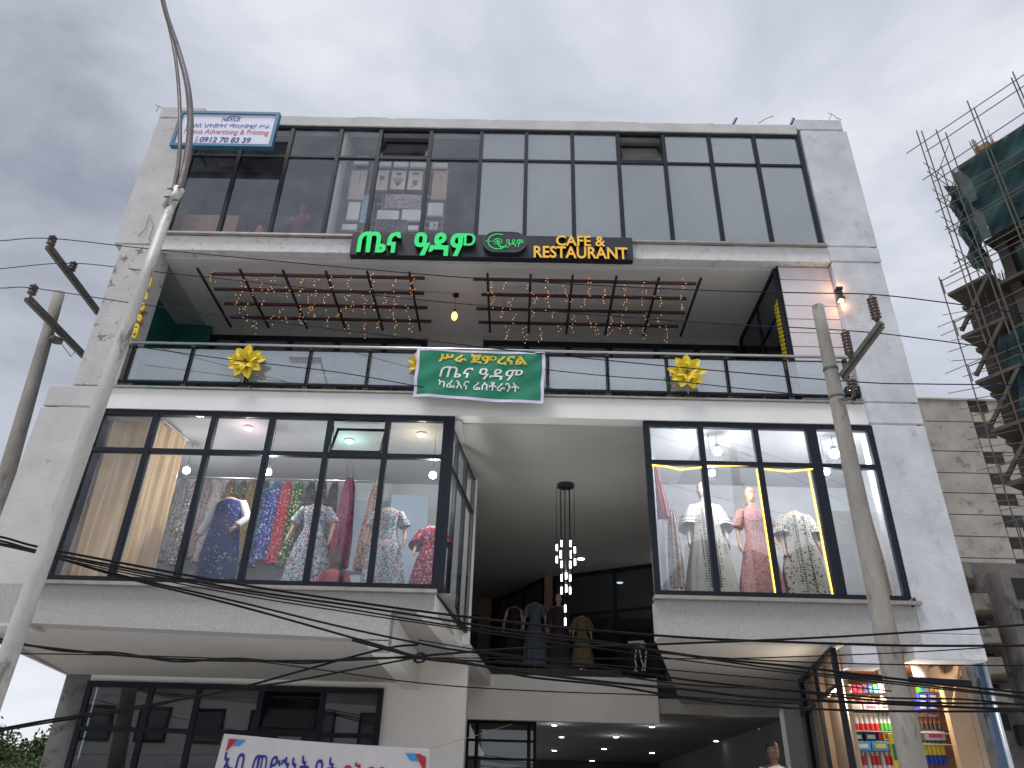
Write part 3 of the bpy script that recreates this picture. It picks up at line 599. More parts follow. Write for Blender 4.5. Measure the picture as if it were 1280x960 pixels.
pc=at(568,395,1.2); pn=thing('pendant_bulb','single glowing amber filament bulb hanging between the two timber grids','lamp',(pc.x,1.2,pc.z))
MB().tube([(pc.x,1.2,pc.z+.1),(pc.x,1.2,10.48)],.004,5).build('cord',black,pn); MB().lathe((pc.x,1.2,pc.z+.09),[(.02,0),(.022,.06),(.012,.08)],8).build('socket',black,pn)
MB().lathe((pc.x,1.2,pc.z),[(.01,-.10),(.045,-.07),(.062,-.01),(.05,.05),(.02,.09)],12).build('bulb',emis('amber_bulb',(1,.42,.10),3.2),pn,smooth=True)
MB().lathe((pc.x,1.2,10.44),[(.06,0),(.06,.045)],12).build('canopy',black,pn)
cam_=at(560,373,1.0); tag(MB().tube([atz(490,362,10.46),atz(568,367,10.46)],.006,6).build('ceiling_conduit',steel),'thin grey conduit along the balcony ceiling to the amber bulb','conduit')
# ================================================================== lamps
def downlight(x,y,Z,r,lab,c=(.8,.95,1),em=6,grp='round ceiling lights',power=0,glow=None):
    p=atz(x,y,Z); o=thing('downlight',lab,'ceiling light',(p.x,p.y,Z-.01),grp)
    MB().lathe((p.x,p.y,Z-.035),[(r*.80,0),(r*1.12,.012),(r*1.15,.03)],16).build('rim',white,o)
    MB().lathe((p.x,p.y,Z-.042),[(r*.78,0),(r*.79,.006)],16).build('lens',emis('lens_%s_%s'%(name_c(c),em),c,em),o)
    if power:
        ld=bpy.data.lights.new('lamp','POINT'); ld.energy=power; ld.color=c; ld.shadow_soft_size=.08; lo=bpy.data.objects.new('lamp_light',ld); COL.objects.link(lo); lo.parent=o; lo.location=(0,0,-.25)
def name_c(c): return '_'.join(str(int(v*100)) for v in c)
downlight(311,534,7.155,.075,'pink glowing round light on the shop ceiling behind the third upper pane',(1,.72,.72),4,power=5)
downlight(437,550,7.155,.075,'green glowing round light behind the open sash of the left shop window',(.55,1,.85),4,power=5)
downlight(527,542,7.155,.075,'yellow glowing round light at the right end of the left shop ceiling',(1,.82,.45),4,power=5)
downlight(726,697,7.165,.11,'round ceiling light beside the chandelier in the entrance',(.7,.97,1),6)
for i,(x,y,Z,w_) in enumerate([(920,892,3.79,'right, nearest the street'),(952,910,3.79,'right, just left of the column'),(895,925,3.72,'right, deepest'),(693,905,3.72,'left, nearest the slab edge'),(702,920,3.72,'left, second in'),(693,937,3.72,'left, third in'),(770,920,3.72,'centre, nearest'),(755,935,3.72,'centre, second in'),(740,950,3.72,'centre, lowest in view'),(815,907,3.72,'under the end of the entrance slab'),(815,940,3.72,'deep below the end of the entrance slab')]):
    p=atz(x,y,Z-.0); downlight(x,y,Z if p.y<7.05 else 3.715,.04+p.y*.0035,'small white downlight in the ground floor ceiling, '+w_,(.9,.97,1),9,'small downlights of the ground floor ceiling',power=5 if i in(0,3,6,9) else 0)
def bulb(x,y,Y,r,lab,c=(.96,.97,.95),em=7,power=36,top=7.15):
    p=at(x,y,Y); o=thing('pendant_globe',lab,'lamp',tuple(p),'white globe lamps in the shop windows')
    MB().lathe(p,[(r*.4,-r*.8),(r*.9,-r*.55),(r,0),(r*.85,r*.6),(r*.5,r*.85)],14).build('globe',emis('globe_white',c,em),o,smooth=True)
    MB().lathe(p+Vector((0,0,r*.85)),[(r*.5,0),(r*.5,.05)],10).build('socket',steel,o); MB().tube([p+Vector((0,0,r)),(p.x,p.y,top)],.004,5).build('cord',black,o)
    ld=bpy.data.lights.new('lamp','POINT'); ld.energy=power; ld.color=c; ld.shadow_soft_size=r; lo=bpy.data.objects.new('lamp_light',ld); COL.objects.link(lo); lo.parent=o; lo.location=(0,-0.0,-r*1.6)
bulb(233,588,1.2,.062,'white globe lamp just right of the cream curtain',power=24); bulb(335,590,.5,.062,'white globe lamp above the floral dresses, middle of the left shop'); bulb(541,594,.45,.062,'white globe lamp at the right end of the left shop')
bulb(897,564,.34,.07,'white globe lamp in the upper panes of the right shop, left one'); bulb(1043,567,.34,.08,'white globe lamp in the upper panes of the right shop, right one')
bulb(890,591,.36,.055,'white globe lamp below the left upper pane of the right shop'); bulb(1033,590,.36,.05,'white globe lamp beside the double mullion of the right shop')
# wall lamp on the right pier
p=at(1050,368,-.08); o=thing('wall_lamp','small warm up and down wall lamp on the right pier','lamp',tuple(p))
MB().box(p.x-.035,p.x+.035,-.12,.0,p.z-.08,p.z+.08).box(p.x-.06,p.x+.05,-.14,-.02,p.z+.085,p.z+.13).box(p.x-.06,p.x+.05,-.14,-.02,p.z-.13,p.z-.085).build('body',board,o)
MB().box(p.x-.045,p.x+.03,-.11,-.04,p.z+.131,p.z+.14).box(p.x-.045,p.x+.03,-.11,-.04,p.z-.14,p.z-.131).build('lens',emis('warm_lens',(1,.5,.22),12),o)
for s_ in (1,-1):
    ld=bpy.data.lights.new('lamp','POINT'); ld.energy=1.5; ld.color=(1,.5,.25); ld.shadow_soft_size=.03; lo=bpy.data.objects.new('lamp_light',ld); COL.objects.link(lo); lo.parent=o; lo.location=(0,0,.18*s_)
# chandelier
ch=thing('chandelier','black round canopy chandelier with many small lit cylinders hanging in the entrance','chandelier',(.9,2.77,7.16))
Yc=2.77; cc=atz(707,607,7.15); MB().lathe((cc.x,Yc,7.105),[(.10,-.0),(.165,.01),(.17,.06)],24).build('canopy',board,ch)
CH=[(600,28,65),(571,52,90),(655,28,65),(682,68,105),(595,90,135),(655,90,135),(571,125,165),(600,155,195),(654,155,197),(683,140,180),(600,238,278),(628,228,265),(653,238,278),(628,300,345),(600,315,357),(653,315,357),(623,425,468),(623,505,550)]
lit=emis('cylinder_lamp_glow',(.90,1,.93),3)
for i,(x,ya,yb) in enumerate(CH):
    yy=Yc+(.10 if i%2 else -.07); A=at(580+x/4.923,670+ya/4.923,yy); Bq=at(580+x/4.923,670+yb/4.923,yy)
    rod=MB().tube([A,(A.x,yy,7.11)],.0045,5).tube([A+Vector((0,0,.0)),A+Vector((0,0,.05))],.022,8).build('rod',black,ch)
    MB().tube([(A.x,yy,Bq.z),A],.018,10).build('lit_cylinder',lit,ch)
ld=bpy.data.lights.new('lamp','POINT'); ld.energy=14; ld.color=(1,.95,.85); ld.shadow_soft_size=.2; lo=bpy.data.objects.new('lamp_light',ld); COL.objects.link(lo); lo.parent=ch; lo.location=(0,0,-1.6)
part(MB().box(-.8,6.45,.6,26,0,.72),'ground_floor_slab',floorm)
part(MB().box(6.36,6.44,.5,3.6,0,3.79),'ground_side_wall',mat('beige_panel',(.42,.31,.22),.8,.08,2))
part(MB().box(6.36,6.44,3.6,26,0,3.79),'ground_side_wall',mat('grey_side_wall',(.11,.11,.115),.8,.1,1))
# ================================================================== FIGURES
skin_plastic=mat('mannequin_beige',(.62,.36,.24),.45,.03,3); skin_white=mat('mannequin_white',(.48,.38,.31),.45,.03,3)
skin_dark=mat('brown_skin',(.17,.085,.055),.5,.1,8); hairm=mat('black_hair',(.008,.007,.007),.6,.3,40)
def figure(root,m,s=1.0,head=True,arms=None,name='body'):
    """one continuous surface grown over a skeleton: pelvis, chest, neck, head, arms, palms, fingers"""
    V=[];E_=[];Rr=[]
    def a(p,r,par=None):
        V.append(Vector(p)*s); Rr.append((r if isinstance(r,tuple) else (r,r))); i=len(V)-1
        if par is not None: E_.append((par,i))
        return i
    pe=a((0,0,.95),(.15,.11)); w=a((0,0,1.08),(.12,.09),pe); c=a((0,.01,1.28),(.14,.10),w); nb=a((0,.01,1.40),(.075,.06),c); nk=a((0,0,1.47),(.046,.046),nb)
    for sd_ in (1,-1):
        el,wr=(arms or {}).get(sd_,((.25*sd_,.03,1.12),(.27*sd_,-.06,.90)))
        sh=a((.165*sd_,.01,1.375),.052,nb); e1=a(el,.036,sh); w1=a(wr,.024,e1)
        d=(Vector(wr)-Vector(el)).normalized(); lat=d.cross(Vector((sd_,0,0))).normalized(); nn=d.cross(lat)
        pc_=Vector(wr)+d*.055; p1=a(pc_,(.030,.016),w1)
        for k,(o_,ln) in enumerate(((-.024,.055),(-.008,.066),(.008,.060),(.024,.046))):
            k1=a(pc_+d*(.03)+lat*o_,.0085,p1); k2=a(pc_+d*(.03+ln*.6)+lat*o_*1.15+nn*.006,.0075,k1); a(pc_+d*(.03+ln)+lat*o_*1.15+nn*.018,.006,k2)
        t1=a(Vector(wr)+d*.03+lat*.034,.009,w1); a(Vector(wr)+d*.07+lat*.055,.007,t1)
    me=bpy.data.meshes.new(name); me.from_pydata(V,E_,[]); o=bpy.data.objects.new(name,me); COL.objects.link(o); me.materials.append(m); o.parent=root
    md=o.modifiers.new('skin','SKIN'); md.use_smooth_shade=True
    for i,sv in enumerate(me.skin_vertices[0].data): sv.radius=(Rr[i][0]*s,Rr[i][1]*s); sv.use_root=(i==0)
    sb=o.modifiers.new('sub','SUBSURF'); sb.levels=1; sb.render_levels=1
    bpy.context.view_layer.update(); dg=bpy.context.evaluated_depsgraph_get(); me2=bpy.data.meshes.new_from_object(o.evaluated_get(dg)); o.modifiers.clear(); o.data=me2; me2.name=name
    if not me2.materials: me2.materials.append(m)
    if head:
        n=28; rings=[]
        H_=[(1.38,.050,.045,.05),(1.44,.050,.046,.052),(1.48,.049,.045,.056),(1.500,.050,.050,.060),(1.510,.048,.078,.064),(1.525,.056,.090,.070),(1.545,.064,.093,.080),(1.565,.069,.092,.090),(1.585,.073,.092,.097),(1.605,.076,.093,.102),(1.625,.077,.090,.104),(1.645,.078,.094,.105),(1.665,.077,.093,.103),(1.69,.070,.084,.095),(1.712,.055,.066,.076),(1.727,.033,.040,.046),(1.733,.008,.010,.012)]
        for z,rx,rf,rb in H_:
            r_=[]
            for k in range(n):
                t=2*math.pi*k/n; x=rx*math.cos(t); y=(rf if math.sin(t)<0 else rb)*math.sin(t)
                if math.sin(t)<0:
                    y-=.024*math.exp(-((x)/.013)**2)*math.exp(-((z-1.583)/.020)**2)+.007*math.exp(-(x/.02)**2)*math.exp(-((z-1.545)/.010)**2)
                    y+=.009*(math.exp(-((x-.030)/.015)**2)+math.exp(-((x+.030)/.015)**2))*math.exp(-((z-1.622)/.014)**2)
                r_.append(Vector((x,y,z))*s)
            rings.append(r_)
        hb=MB().loft(rings); off=len(me2.vertices); vv=[v.co[:] for v in me2.vertices]+[v[:] for v in hb.v]; ff=[tuple(p.vertices) for p in me2.polygons]+[tuple(i+off for i in f) for f in hb.f]
        me3=bpy.data.meshes.new(name); me3.from_pydata(vv,[],ff); me3.materials.append(m)
        for p in me3.polygons: p.use_smooth=True
        o.data=me3
    return o
def lring(z,rx,ry,amp=0,np_=14,ph=0,n=56,cy=0,cx=0):
    return [Vector((cx+rx*(1+amp*math.sin(np_*2*math.pi*k/n+ph)+amp*.5*math.sin(5*2*math.pi*k/n+ph*2))*math.cos(2*math.pi*k/n),cy+ry*(1+amp*math.sin(np_*2*math.pi*k/n+ph))*math.sin(2*math.pi*k/n),z)) for k in range(n)]
def dress(root,m,s=1,prof=None,name='dress',n=14):
    prof=prof or [(.04,.34,.30,.07),(.45,.28,.24,.07),(.80,.21,.17,.05),(1.0,.145,.115,.02),(1.06,.135,.105,.02),(1.15,.145,.12,.01),(1.27,.165,.13,0),(1.37,.175,.10,0),(1.405,.13,.085,0),(1.425,.08,.07,0)]
    mb=MB(); rings=[]
    P=[]
    for a,b in zip(prof[:-1],prof[1:]):
        for t in (0,.33,.66): P.append(tuple(a[i]+(b[i]-a[i])*t for i in range(4)))
    P.append(prof[-1])
    for z,rx,ry,am in P: rings.append([v*s for v in lring(z,rx,ry,am,n,z*1.2)])
    return mb.loft(rings,cap=False).build(name,m,root,smooth=True)
def sleeve(root,m,s,pts,rad,name='sleeve'): return MB().tube([Vector(p)*s for p in pts],[r*s for r in rad],12,cap=False).build(name,m,root,smooth=True)
def face(root,s,skin,tilt=0,long=False,hair=True):
    for sx_ in (1,-1):
        MB().ball((.030*s*sx_,-.071*s,1.621*s),.014*s,.010*s,.008*s,10,6).build('eye',mat('eye_white',(.7,.68,.65),.3),root,smooth=True)
        MB().ball((.030*s*sx_,-.0795*s,1.621*s),.0055*s,.0035*s,.0055*s,8,4).build('pupil',hairm,root)
        MB().bar((.014*s*sx_,-.094*s,1.643*s),(.046*s*sx_,-.080*s,1.645*s),.005*s,.006*s).build('eyebrow',hairm,root)
        MB().ball((.078*s*sx_,.006*s,1.60*s),.009*s,.017*s,.028*s,8,5).build('ear',skin,root,smooth=True)
    MB().ball((0,-.096*s,1.549*s),.022*s,.007*s,.0045*s,10,5).ball((0,-.094*s,1.541*s),.019*s,.007*s,.005*s,10,5).build('mouth',mat('lips',(.20,.07,.06),.5),root,smooth=True)
    if hair:
        mb=MB(); mb.ball((0,.014*s,1.672*s),.085*s,.106*s,.076*s,18,10).ball((0,.045*s,1.62*s),.080*s,.070*s,.085*s,16,8)
        if long: mb.tube([(.03*s,.06*s,1.68*s),(.07*s,.05*s,1.58*s),(.085*s,-.02*s,1.44*s),(.09*s,-.12*s,1.32*s),(.09*s,-.15*s,1.10*s)],[.05*s,.042*s,.036*s,.03*s,.018*s],10)
        mb.build('hair',hairm,root,smooth=True)
floorz=4.385
P_navy=pattern('navy_gold_print',(.012,.022,.13),[(.45,.38,.18),(.02,.04,.22),(.3,.32,.42),(.012,.02,.12),(.015,.03,.16)],26,.30)
P_flor=pattern('white_blue_floral',(.60,.63,.66),[(.05,.16,.24),(.55,.05,.05),(.62,.64,.66),(.04,.18,.16),(.08,.2,.4),(.6,.62,.64)],44,.62)
P_flor2=pattern('pale_leaf_floral',(.58,.60,.62),[(.10,.16,.18),(.5,.08,.08),(.10,.28,.33),(.6,.6,.6),(.25,.3,.32)],46,.6)
P_red=pattern('crimson_print',(.30,.012,.03),[(.55,.45,.45),(.03,.05,.2),(.45,.02,.04),(.25,.01,.03),(.1,.01,.03)],40,.55)
P_kaf=pattern('white_kaftan_black_trim',(.66,.63,.57),[(.66,.63,.57),(.68,.66,.6),(.05,.05,.05),(.6,.58,.52)],34,.28)
P_pink=pattern('rose_print',(.50,.26,.25),[(.36,.10,.10),(.60,.40,.38),(.55,.32,.32),(.30,.08,.07)],52,.5)
P_ceam=pattern('cream_black_print',(.56,.53,.46),[(.05,.06,.06),(.55,.5,.42),(.08,.16,.14),(.6,.56,.5),(.58,.54,.48)],26,.42)
def mannequin(px,py,Y,lab,dm,head=False,kind='short',skin=skin_plastic,base=floorz,hz=1.50,rz=0,dprof=None,arms=None,sm=None):
    c=at(px,py,Y); s=(c.z-base)/hz; o=thing('mannequin',lab,'mannequin',(c.x,Y,base),'dressed mannequins',rz); o['_at']=(0,0,0); o.scale=((1.12 if px<600 else .94),1.0,1)
    o['s']=s; figure(o,skin,s,head,arms)
    if head: face(o,s,skin,hair=False)
    dress(o,dm,s,dprof)
    for sd_ in (1,-1):
        el,wr=(arms or {}).get(sd_,((.25*sd_,.03,1.12),(.27*sd_,-.06,.90))); el=Vector(el); wr=Vector(wr); sh=Vector((.15*sd_,.01,1.385))
        if kind=='short': sleeve(o,dm,s,[sh,sh.lerp(el,.5)+Vector((.01*sd_,0,0)),el+Vector((0,0,.03))],[.068,.082,.086])
        elif kind=='long': sleeve(o,sm or dm,s,[sh,el,wr],[.07,.06,.05])
        elif kind=='wide': sleeve(o,dm,s,[sh,sh.lerp(el,.5),el,el.lerp(wr,.2)],[.08,.11,.13,.14])
    MB().lathe((0,0,0),[(.16,.0),(.16,.012),(.02,.02),(.014,.9*s)],12).build('stand',steel,o)
    return o
m1=mannequin(290,619,.65,'headless mannequin in a navy gold-flowered dress with white sleeves by the cream curtain',P_navy,kind='long',sm=mat('white_muslin',(.66,.65,.62),.8),arms={1:((.27,.0,1.15),(.20,-.14,.98)),-1:((-.24,.03,1.12),(-.31,-.03,.86))},dprof=[(.04,.26,.2,.03),(.6,.24,.18,.03),(.95,.20,.14,.02),(1.1,.18,.13,.01),(1.3,.18,.13,0),(1.39,.17,.09,0),(1.425,.08,.06,0)])
for sd_,w_ in ((1,(.20,-.14,.98)),(-1,(-.31,-.03,.86))): pass
mannequin(397,627,.6,'headless mannequin in a short-sleeved white and blue floral dress, middle of the left shop',P_flor,arms={1:((.26,.02,1.13),(.27,-.08,.90)),-1:((-.27,.02,1.12),(-.31,-.07,.90))})
mannequin(487,632,.55,'headless mannequin in a pale tiered floral dress by the right end of the left shop',P_flor2,kind='short',dprof=[(.04,.32,.28,.07),(.55,.26,.22,.06),(.84,.215,.18,.05),(.86,.19,.15,.02),(1.04,.15,.115,.02),(1.15,.15,.12,.01),(1.27,.17,.13,0),(1.38,.18,.10,0),(1.425,.09,.07,0)])
mannequin(539,655,.85,'mannequin in a crimson printed dress at the right corner of the left shop',P_red,kind='wide',rz=-.4,arms={-1:((-.25,.0,1.13),(-.22,-.14,.94))})
mK=mannequin(877,606,.85,'white-faced mannequin in a long cream kaftan with black embroidery',P_kaf,True,'wide',skin_white,hz=1.70,dprof=[(.04,.40,.22,.05),(.6,.30,.18,.04),(1.0,.21,.14,.02),(1.28,.19,.13,0),(1.39,.18,.09,0),(1.425,.08,.06,0)])
mannequin(937,612,.9,'mannequin with a face in a rose lace dress between two others in the right shop',P_pink,True,'short',skin_plastic,hz=1.70)
mC=mannequin(992,636,.85,'mannequin in an open cream coat patterned in black beside the double mullion',P_ceam,False,'wide',skin_plastic,dprof=[(.04,.38,.2,.06),(.6,.30,.17,.05),(1.0,.22,.14,.02),(1.28,.20,.13,0),(1.39,.18,.09,0),(1.425,.08,.06,0)])
# embroidery bands on the kaftan are parts of the dress
dk=mat('black_embroidery',(.03,.03,.03),.8)
def embroider(o,s,prof,seed):
    q=random.Random(seed); mb=MB()
    def ry(z):
        for a,b in zip(prof[:-1],prof[1:]):
            if a[0]<=z<=b[0]: t=(z-a[0])/(b[0]-a[0]); return a[1]+(b[1]-a[1])*t,a[2]+(b[2]-a[2])*t
        return prof[0][1],prof[0][2]
    z=.25
    while z<1.36:
        RX,RY=ry(z)
        for x in (-.075,-.055,.055,.075,-.115,.115):
            if abs(x)>.1 and q.random()<.45: continue
            y=-RY*1.06*math.sqrt(max(0,1-(x/RX)**2))-.012; d=.011
            mb.add([Vector((x-d,y,z))*s,Vector((x,y,z-d*1.3))*s,Vector((x+d,y,z))*s,Vector((x,y,z+d*1.3))*s],[(0,1,2,3)])
        z+=.033
    for sd_ in (1,-1):
        for k in range(9):
            for r_ in (0,1): a_=math.radians(200+k*18); c=Vector((sd_*(.235+.02*r_),.02,1.16+.05*r_)); p=c+Vector((.12*math.cos(a_),.13*math.sin(a_),0)); d=.012; mb.add([(p+Vector((-d,-.006,0)))*s,(p+Vector((0,-.006,-d)))*s,(p+Vector((d,-.006,0)))*s,(p+Vector((0,-.006,d)))*s],[(0,1,2,3)])
    mb.build('embroidery',dk,o,kind='stuff')
for o_,pf in ((mK,[(.04,.40,.22),(.6,.30,.18),(1.0,.21,.14),(1.28,.19,.13),(1.39,.18,.09)]),(mC,[(.04,.38,.2),(.6,.30,.17),(1.0,.22,.14),(1.28,.20,.13),(1.39,.18,.09)])): embroider(o_,o_['s'],pf,4)
# lobby mannequins on a plinth
PZ=4.52
tag(MB().box(-1.1,2.4,7.25,8.0,4.285,4.51).build('plinth',mat('dark_plinth',(.06,.055,.05),.6)),'low dark plinth carrying the row of lobby mannequins','plinth')
blk=mat('black_dress_cloth',(.012,.012,.016),.85); den=mat('denim_grey_cloth',(.10,.12,.17),.85,.2,9); drk=mat('dark_plum_cloth',(.035,.025,.04),.85); tan=mat('tan_cloth',(.17,.12,.07),.85,.2,7)
mannequin(643,757,7.6,'lobby mannequin in a black strapless top, leftmost behind the cables',blk,kind='none',base=PZ,hz=1.48,arms={1:((.22,.03,1.12),(.2,-.1,.95))})
mannequin(669,752,7.55,'lobby mannequin in a grey denim shirt dress left of the column',den,kind='short',base=PZ,hz=1.48)
mannequin(698,744,7.5,'lobby mannequin with a head in a dark plum outfit below the chandelier',drk,True,'long',base=PZ,hz=1.70)
mannequin(727,770,7.45,'lobby mannequin in a tan robe right of the chandelier',tan,kind='wide',base=PZ,hz=1.46)
# white display stand at the right of the lobby edge
Yd=6.98; ds=thing('white_display_stand','white cut-out display stand of two curved legs at the right end of the entrance slab','display stand',tuple(at(797,838,Yd)))
def q_(x,y): return at(580+x/4.923,670+y/4.923,Yd)
MB().bar(q_(1010,655),q_(1105,650),.05,.04).build('top',white,ds)
for pts in ([(1090,655),(1060,700),(1052,760),(1062,800),(1050,830),(1070,830)],[(1100,660),(1080,700),(1090,760),(1105,800),(1095,830)],[(1112,655),(1100,690),(1122,690),(1118,760),(1112,830)]): MB().tube([q_(*p) for p in pts],.016,6).build('leg',white,ds)
# ------------------------------------------------ hanging garments
def garment(px,Y,w,zt,zb,m,lab,seed,skew=0,cut=False):
    q=random.Random(seed); c=at(px,595,Y); o=thing('hanging_dress',lab,'dress',(c.x,Y,zt),'dresses hanging on the shop rails')
    mb=MB(); n=40; rings=[]
    for i in range(10):
        t=i/9; z=zt-(zt-zb)*t; rx=w*(.52+.48*min(1,t*1.5)) if i else w*.36; ry=.035+.05*t
        rings.append([Vector((c.x+skew*t+rx*(1+.10*math.sin(6*2*math.pi*k/n+seed))*math.cos(2*math.pi*k/n),Y+ry*(1+.35*math.sin(9*2*math.pi*k/n+seed+t))*math.sin(2*math.pi*k/n),z+.01*math.sin(k+seed))) for k in range(n)])
    mb.loft(rings[::-1],cap=False).build('cloth',m,o,smooth=True)
    MB().tube([(c.x,Y,zt+.0),(c.x,Y,zt+.07),(c.x+.02,Y,zt+.10),(c.x+.035,Y,zt+.08)],.004,5).bar((c.x-w*.5,Y,zt-.04),(c.x,Y,zt),.012).bar((c.x+w*.5,Y,zt-.04),(c.x,Y,zt),.012).build('hanger',steel,o)
tag(MB().tube([(-6.3,2.35,6.98),(-2.6,2.35,6.98)],.016,8).build('clothes_rail',steel),'steel clothes rail along the back of the left shop','clothes rail')
GS=[(216,(.03,.20,.13),(.1,.3,.2),'green'),(232,(.20,.20,.20),(.05,.06,.06),'grey speckled'),(248,(.16,.15,.15),(.4,.35,.33),'charcoal floral'),(262,(.22,.17,.18),(.05,.05,.06),'mauve grey'),(276,(.34,.28,.28),(.12,.1,.1),'dusty pink'),(291,(.10,.06,.045),(.25,.2,.1),'brown'),(306,(.05,.06,.05),(.2,.2,.08),'black and olive'),(320,(.22,.16,.05),(.06,.05,.03),'ochre'),(334,(.02,.04,.09),(.1,.2,.4),'navy dotted'),(348,(.03,.05,.26),(.3,.3,.5),'bright blue'),(362,(.40,.03,.05),(.55,.15,.15),'coral red'),(376,(.03,.08,.04),(.45,.45,.1),'green and yellow speckled'),(391,(.03,.03,.035),(.1,.1,.1),'black'),(406,(.06,.06,.07),(.3,.1,.1),'dark grey'),(420,(.04,.03,.04),(.12,.1,.1),'plum black')]
for i,(px,c1,c2,nm) in enumerate(GS):
    garment(px,2.35,.150,6.93,5.42-.06*(i%3),pattern('print_'+nm.replace(' ','_'),c1,[c2,c1,tuple(v*.4 for v in c1),tuple(min(.7,v*1.6+.05) for v in c2),c1],30,.5),'%s printed dress on the long rail of the left shop'%nm,i+3,skew=-.04)
garment(438,1.9,.17,6.85,5.2,pattern('print_crimson_a',(.22,.02,.06),[(.35,.15,.2),(.1,.01,.04),(.22,.02,.06)],60,.5),'crimson printed dress hung behind the seated girl',31)
garment(474,1.45,.15,6.62,5.05,pattern('print_maroon_cream',(.35,.24,.20),[(.2,.03,.04),(.45,.35,.28),(.18,.03,.04)],32,.5),'maroon and cream dress hung alone on the right side of the left shop',33,skew=-.10)
garment(818,.55,.10,6.62,5.75,pattern('print_salmon',(.45,.15,.14),[(.5,.2,.18),(.3,.08,.08),(.45,.15,.14)],60,.4),'salmon pink dress hanging at the left edge of the right shop',35,skew=.10)
garment(836,.75,.12,5.95,4.7,pattern('print_pale_rose',(.50,.42,.36),[(.35,.2,.16),(.55,.48,.42),(.3,.22,.18)],36,.5),'pale patterned dress hanging low at the left edge of the right shop',37)
garment(1072,.9,.13,6.2,4.6,pattern('print_tan',(.40,.28,.20),[(.3,.2,.15),(.5,.4,.3),(.25,.15,.1)],40,.5),'tan dress hanging right of the double mullion in the right shop',39)
# ------------------------------------------------ curtain
cur=thing('curtain','cream floor-length curtain gathered at the left end of the shop window','curtain',(-6.6,.3,4.4))
path=[(-6.83,.30),(-5.98,.30),(-5.93,.42),(-5.78,1.05)]
def curve_pt(u,path):
    Ls=[math.dist(a,b) for a,b in zip(path[:-1],path[1:])]; d=u*sum(Ls)
    for (a,b),l_ in zip(zip(path[:-1],path[1:]),Ls):
        if d<=l_ or (a,b)==(path[-2],path[-1]): t=min(1,d/l_); return Vector((a[0]+(b[0]-a[0])*t,a[1]+(b[1]-a[1])*t,0)),Vector((b[0]-a[0],b[1]-a[1],0)).normalized()
        d-=l_
def curtain_fn(u,v):
    p,t=curve_pt(u,path); n=Vector((-t.y,t.x,0)); sp=.5+.5*v
    w_=math.sin(u*44+1.2*math.sin(v*2+u*5))*.060*(.5+.5*(1-v))+math.sin(u*101+v*3)*.016+math.sin(u*19+v*2.2)*.03
    return p+n*w_+Vector((.03*math.sin(u*17+v*2)*(1-v),0,4.40+v*2.74))
MB().grid(curtain_fn,240,16).build('cloth',mat('cream_satin',(.92,.70,.45),.5,.05,2,spec=.4),cur,smooth=True)
MB().tube([(-6.84,.30,7.13),(-5.9,.30,7.13),(-5.78,1.05,7.13)],.014,6).build('curtain_rod',white,cur)
# yellow LED strips round the panes of the right shop
led=emis('yellow_led_strip',(1,.62,.08),2.4)
o=thing('led_strip','thin yellow led strip looped round the lower panes of the right shop window','led strip',(3.6,.16,6.4))
for pts in ([(814,581),(835,583),(850,587),(877,584)],[(878,585),(895,746)],[(884,582),(920,582),(949,582)],[(946,586),(970,746)],[(955,586),(985,589),(1018,586)],[(1011,588),(1042,748)]):
    MB().tube([at(x,y,.036) for x,y in pts],.009,5).build('strip',led,o)
# ------------------------------------------------ people
def person(px,py,Y,lab,shirt,skin,base=None,hz=1.62,rz=0,long=False,height=1.0,arms=None,slv='short'):
    c=at(px,py,Y); z=c.z-hz*height; o=thing('person',lab,'person',(c.x,Y,z),None,rz); o['_at']=(0,0,0); s=height
    figure(o,skin,s,True,arms); face(o,s,skin,long=long)
    mb=MB(); mb.loft([[v*s for v in lring(zz,rx,ry,am,7,zz*3,cy=.01)] for zz,rx,ry,am in [(.86,.19,.14,.03),(1.0,.175,.13,.02),(1.15,.165,.125,.01),(1.28,.178,.13,0),(1.36,.185,.11,0),(1.40,.15,.09,0),(1.425,.085,.07,0)]],cap=False).build('shirt',shirt,o,smooth=True)
    for sd_ in (1,-1):
        el,wr=(arms or {}).get(sd_,((.25*sd_,.03,1.12),(.27*sd_,-.06,.90))); el=Vector(el); sh=Vector((.15*sd_,.01,1.385))
        sleeve(o,shirt,s,[sh,sh.lerp(el,.5),sh.lerp(el,.92)],[.075,.075,.07])
    for sd_ in ((1,-1) if height>=1 else ()): MB().tube([Vector((.09*sd_,0,.92))*s,Vector((.10*sd_,0,.5))*s,Vector((.10*sd_,.0,.04))*s],[.10*s,.075*s,.055*s],12).build('trouser_leg',mat('dark_trousers',(.02,.02,.03),.8),o,smooth=True)
    return o
person(421,698,.42,'girl with a long black plait in a coral t-shirt behind the shop glass',mat('coral_cotton',(.50,.09,.08),.8),skin_dark,height=.95,rz=.35,long=True)
person(966,938,.9,'man in a pale grey t-shirt with short hair standing at the open ground floor',mat('pale_grey_cotton',(.50,.52,.58),.85),skin_dark,height=1.02,rz=.25,arms={1:((.36,.0,1.18),(.48,-.12,.98))})
person(1031,975,.55,'person with brown hair whose head just shows at the kiosk frame',mat('brown_cotton',(.10,.04,.03),.8),skin_dark,height=1.0)
person(379,262,.55,'person in a maroon top sitting behind the top floor glass',mat('maroon_cotton',(.16,.02,.03),.8),skin_dark,height=.92,rz=-.2,arms={1:((.22,-.10,1.12),(.05,-.26,1.08)),-1:((-.24,-.10,1.12),(-.12,-.28,1.05))})
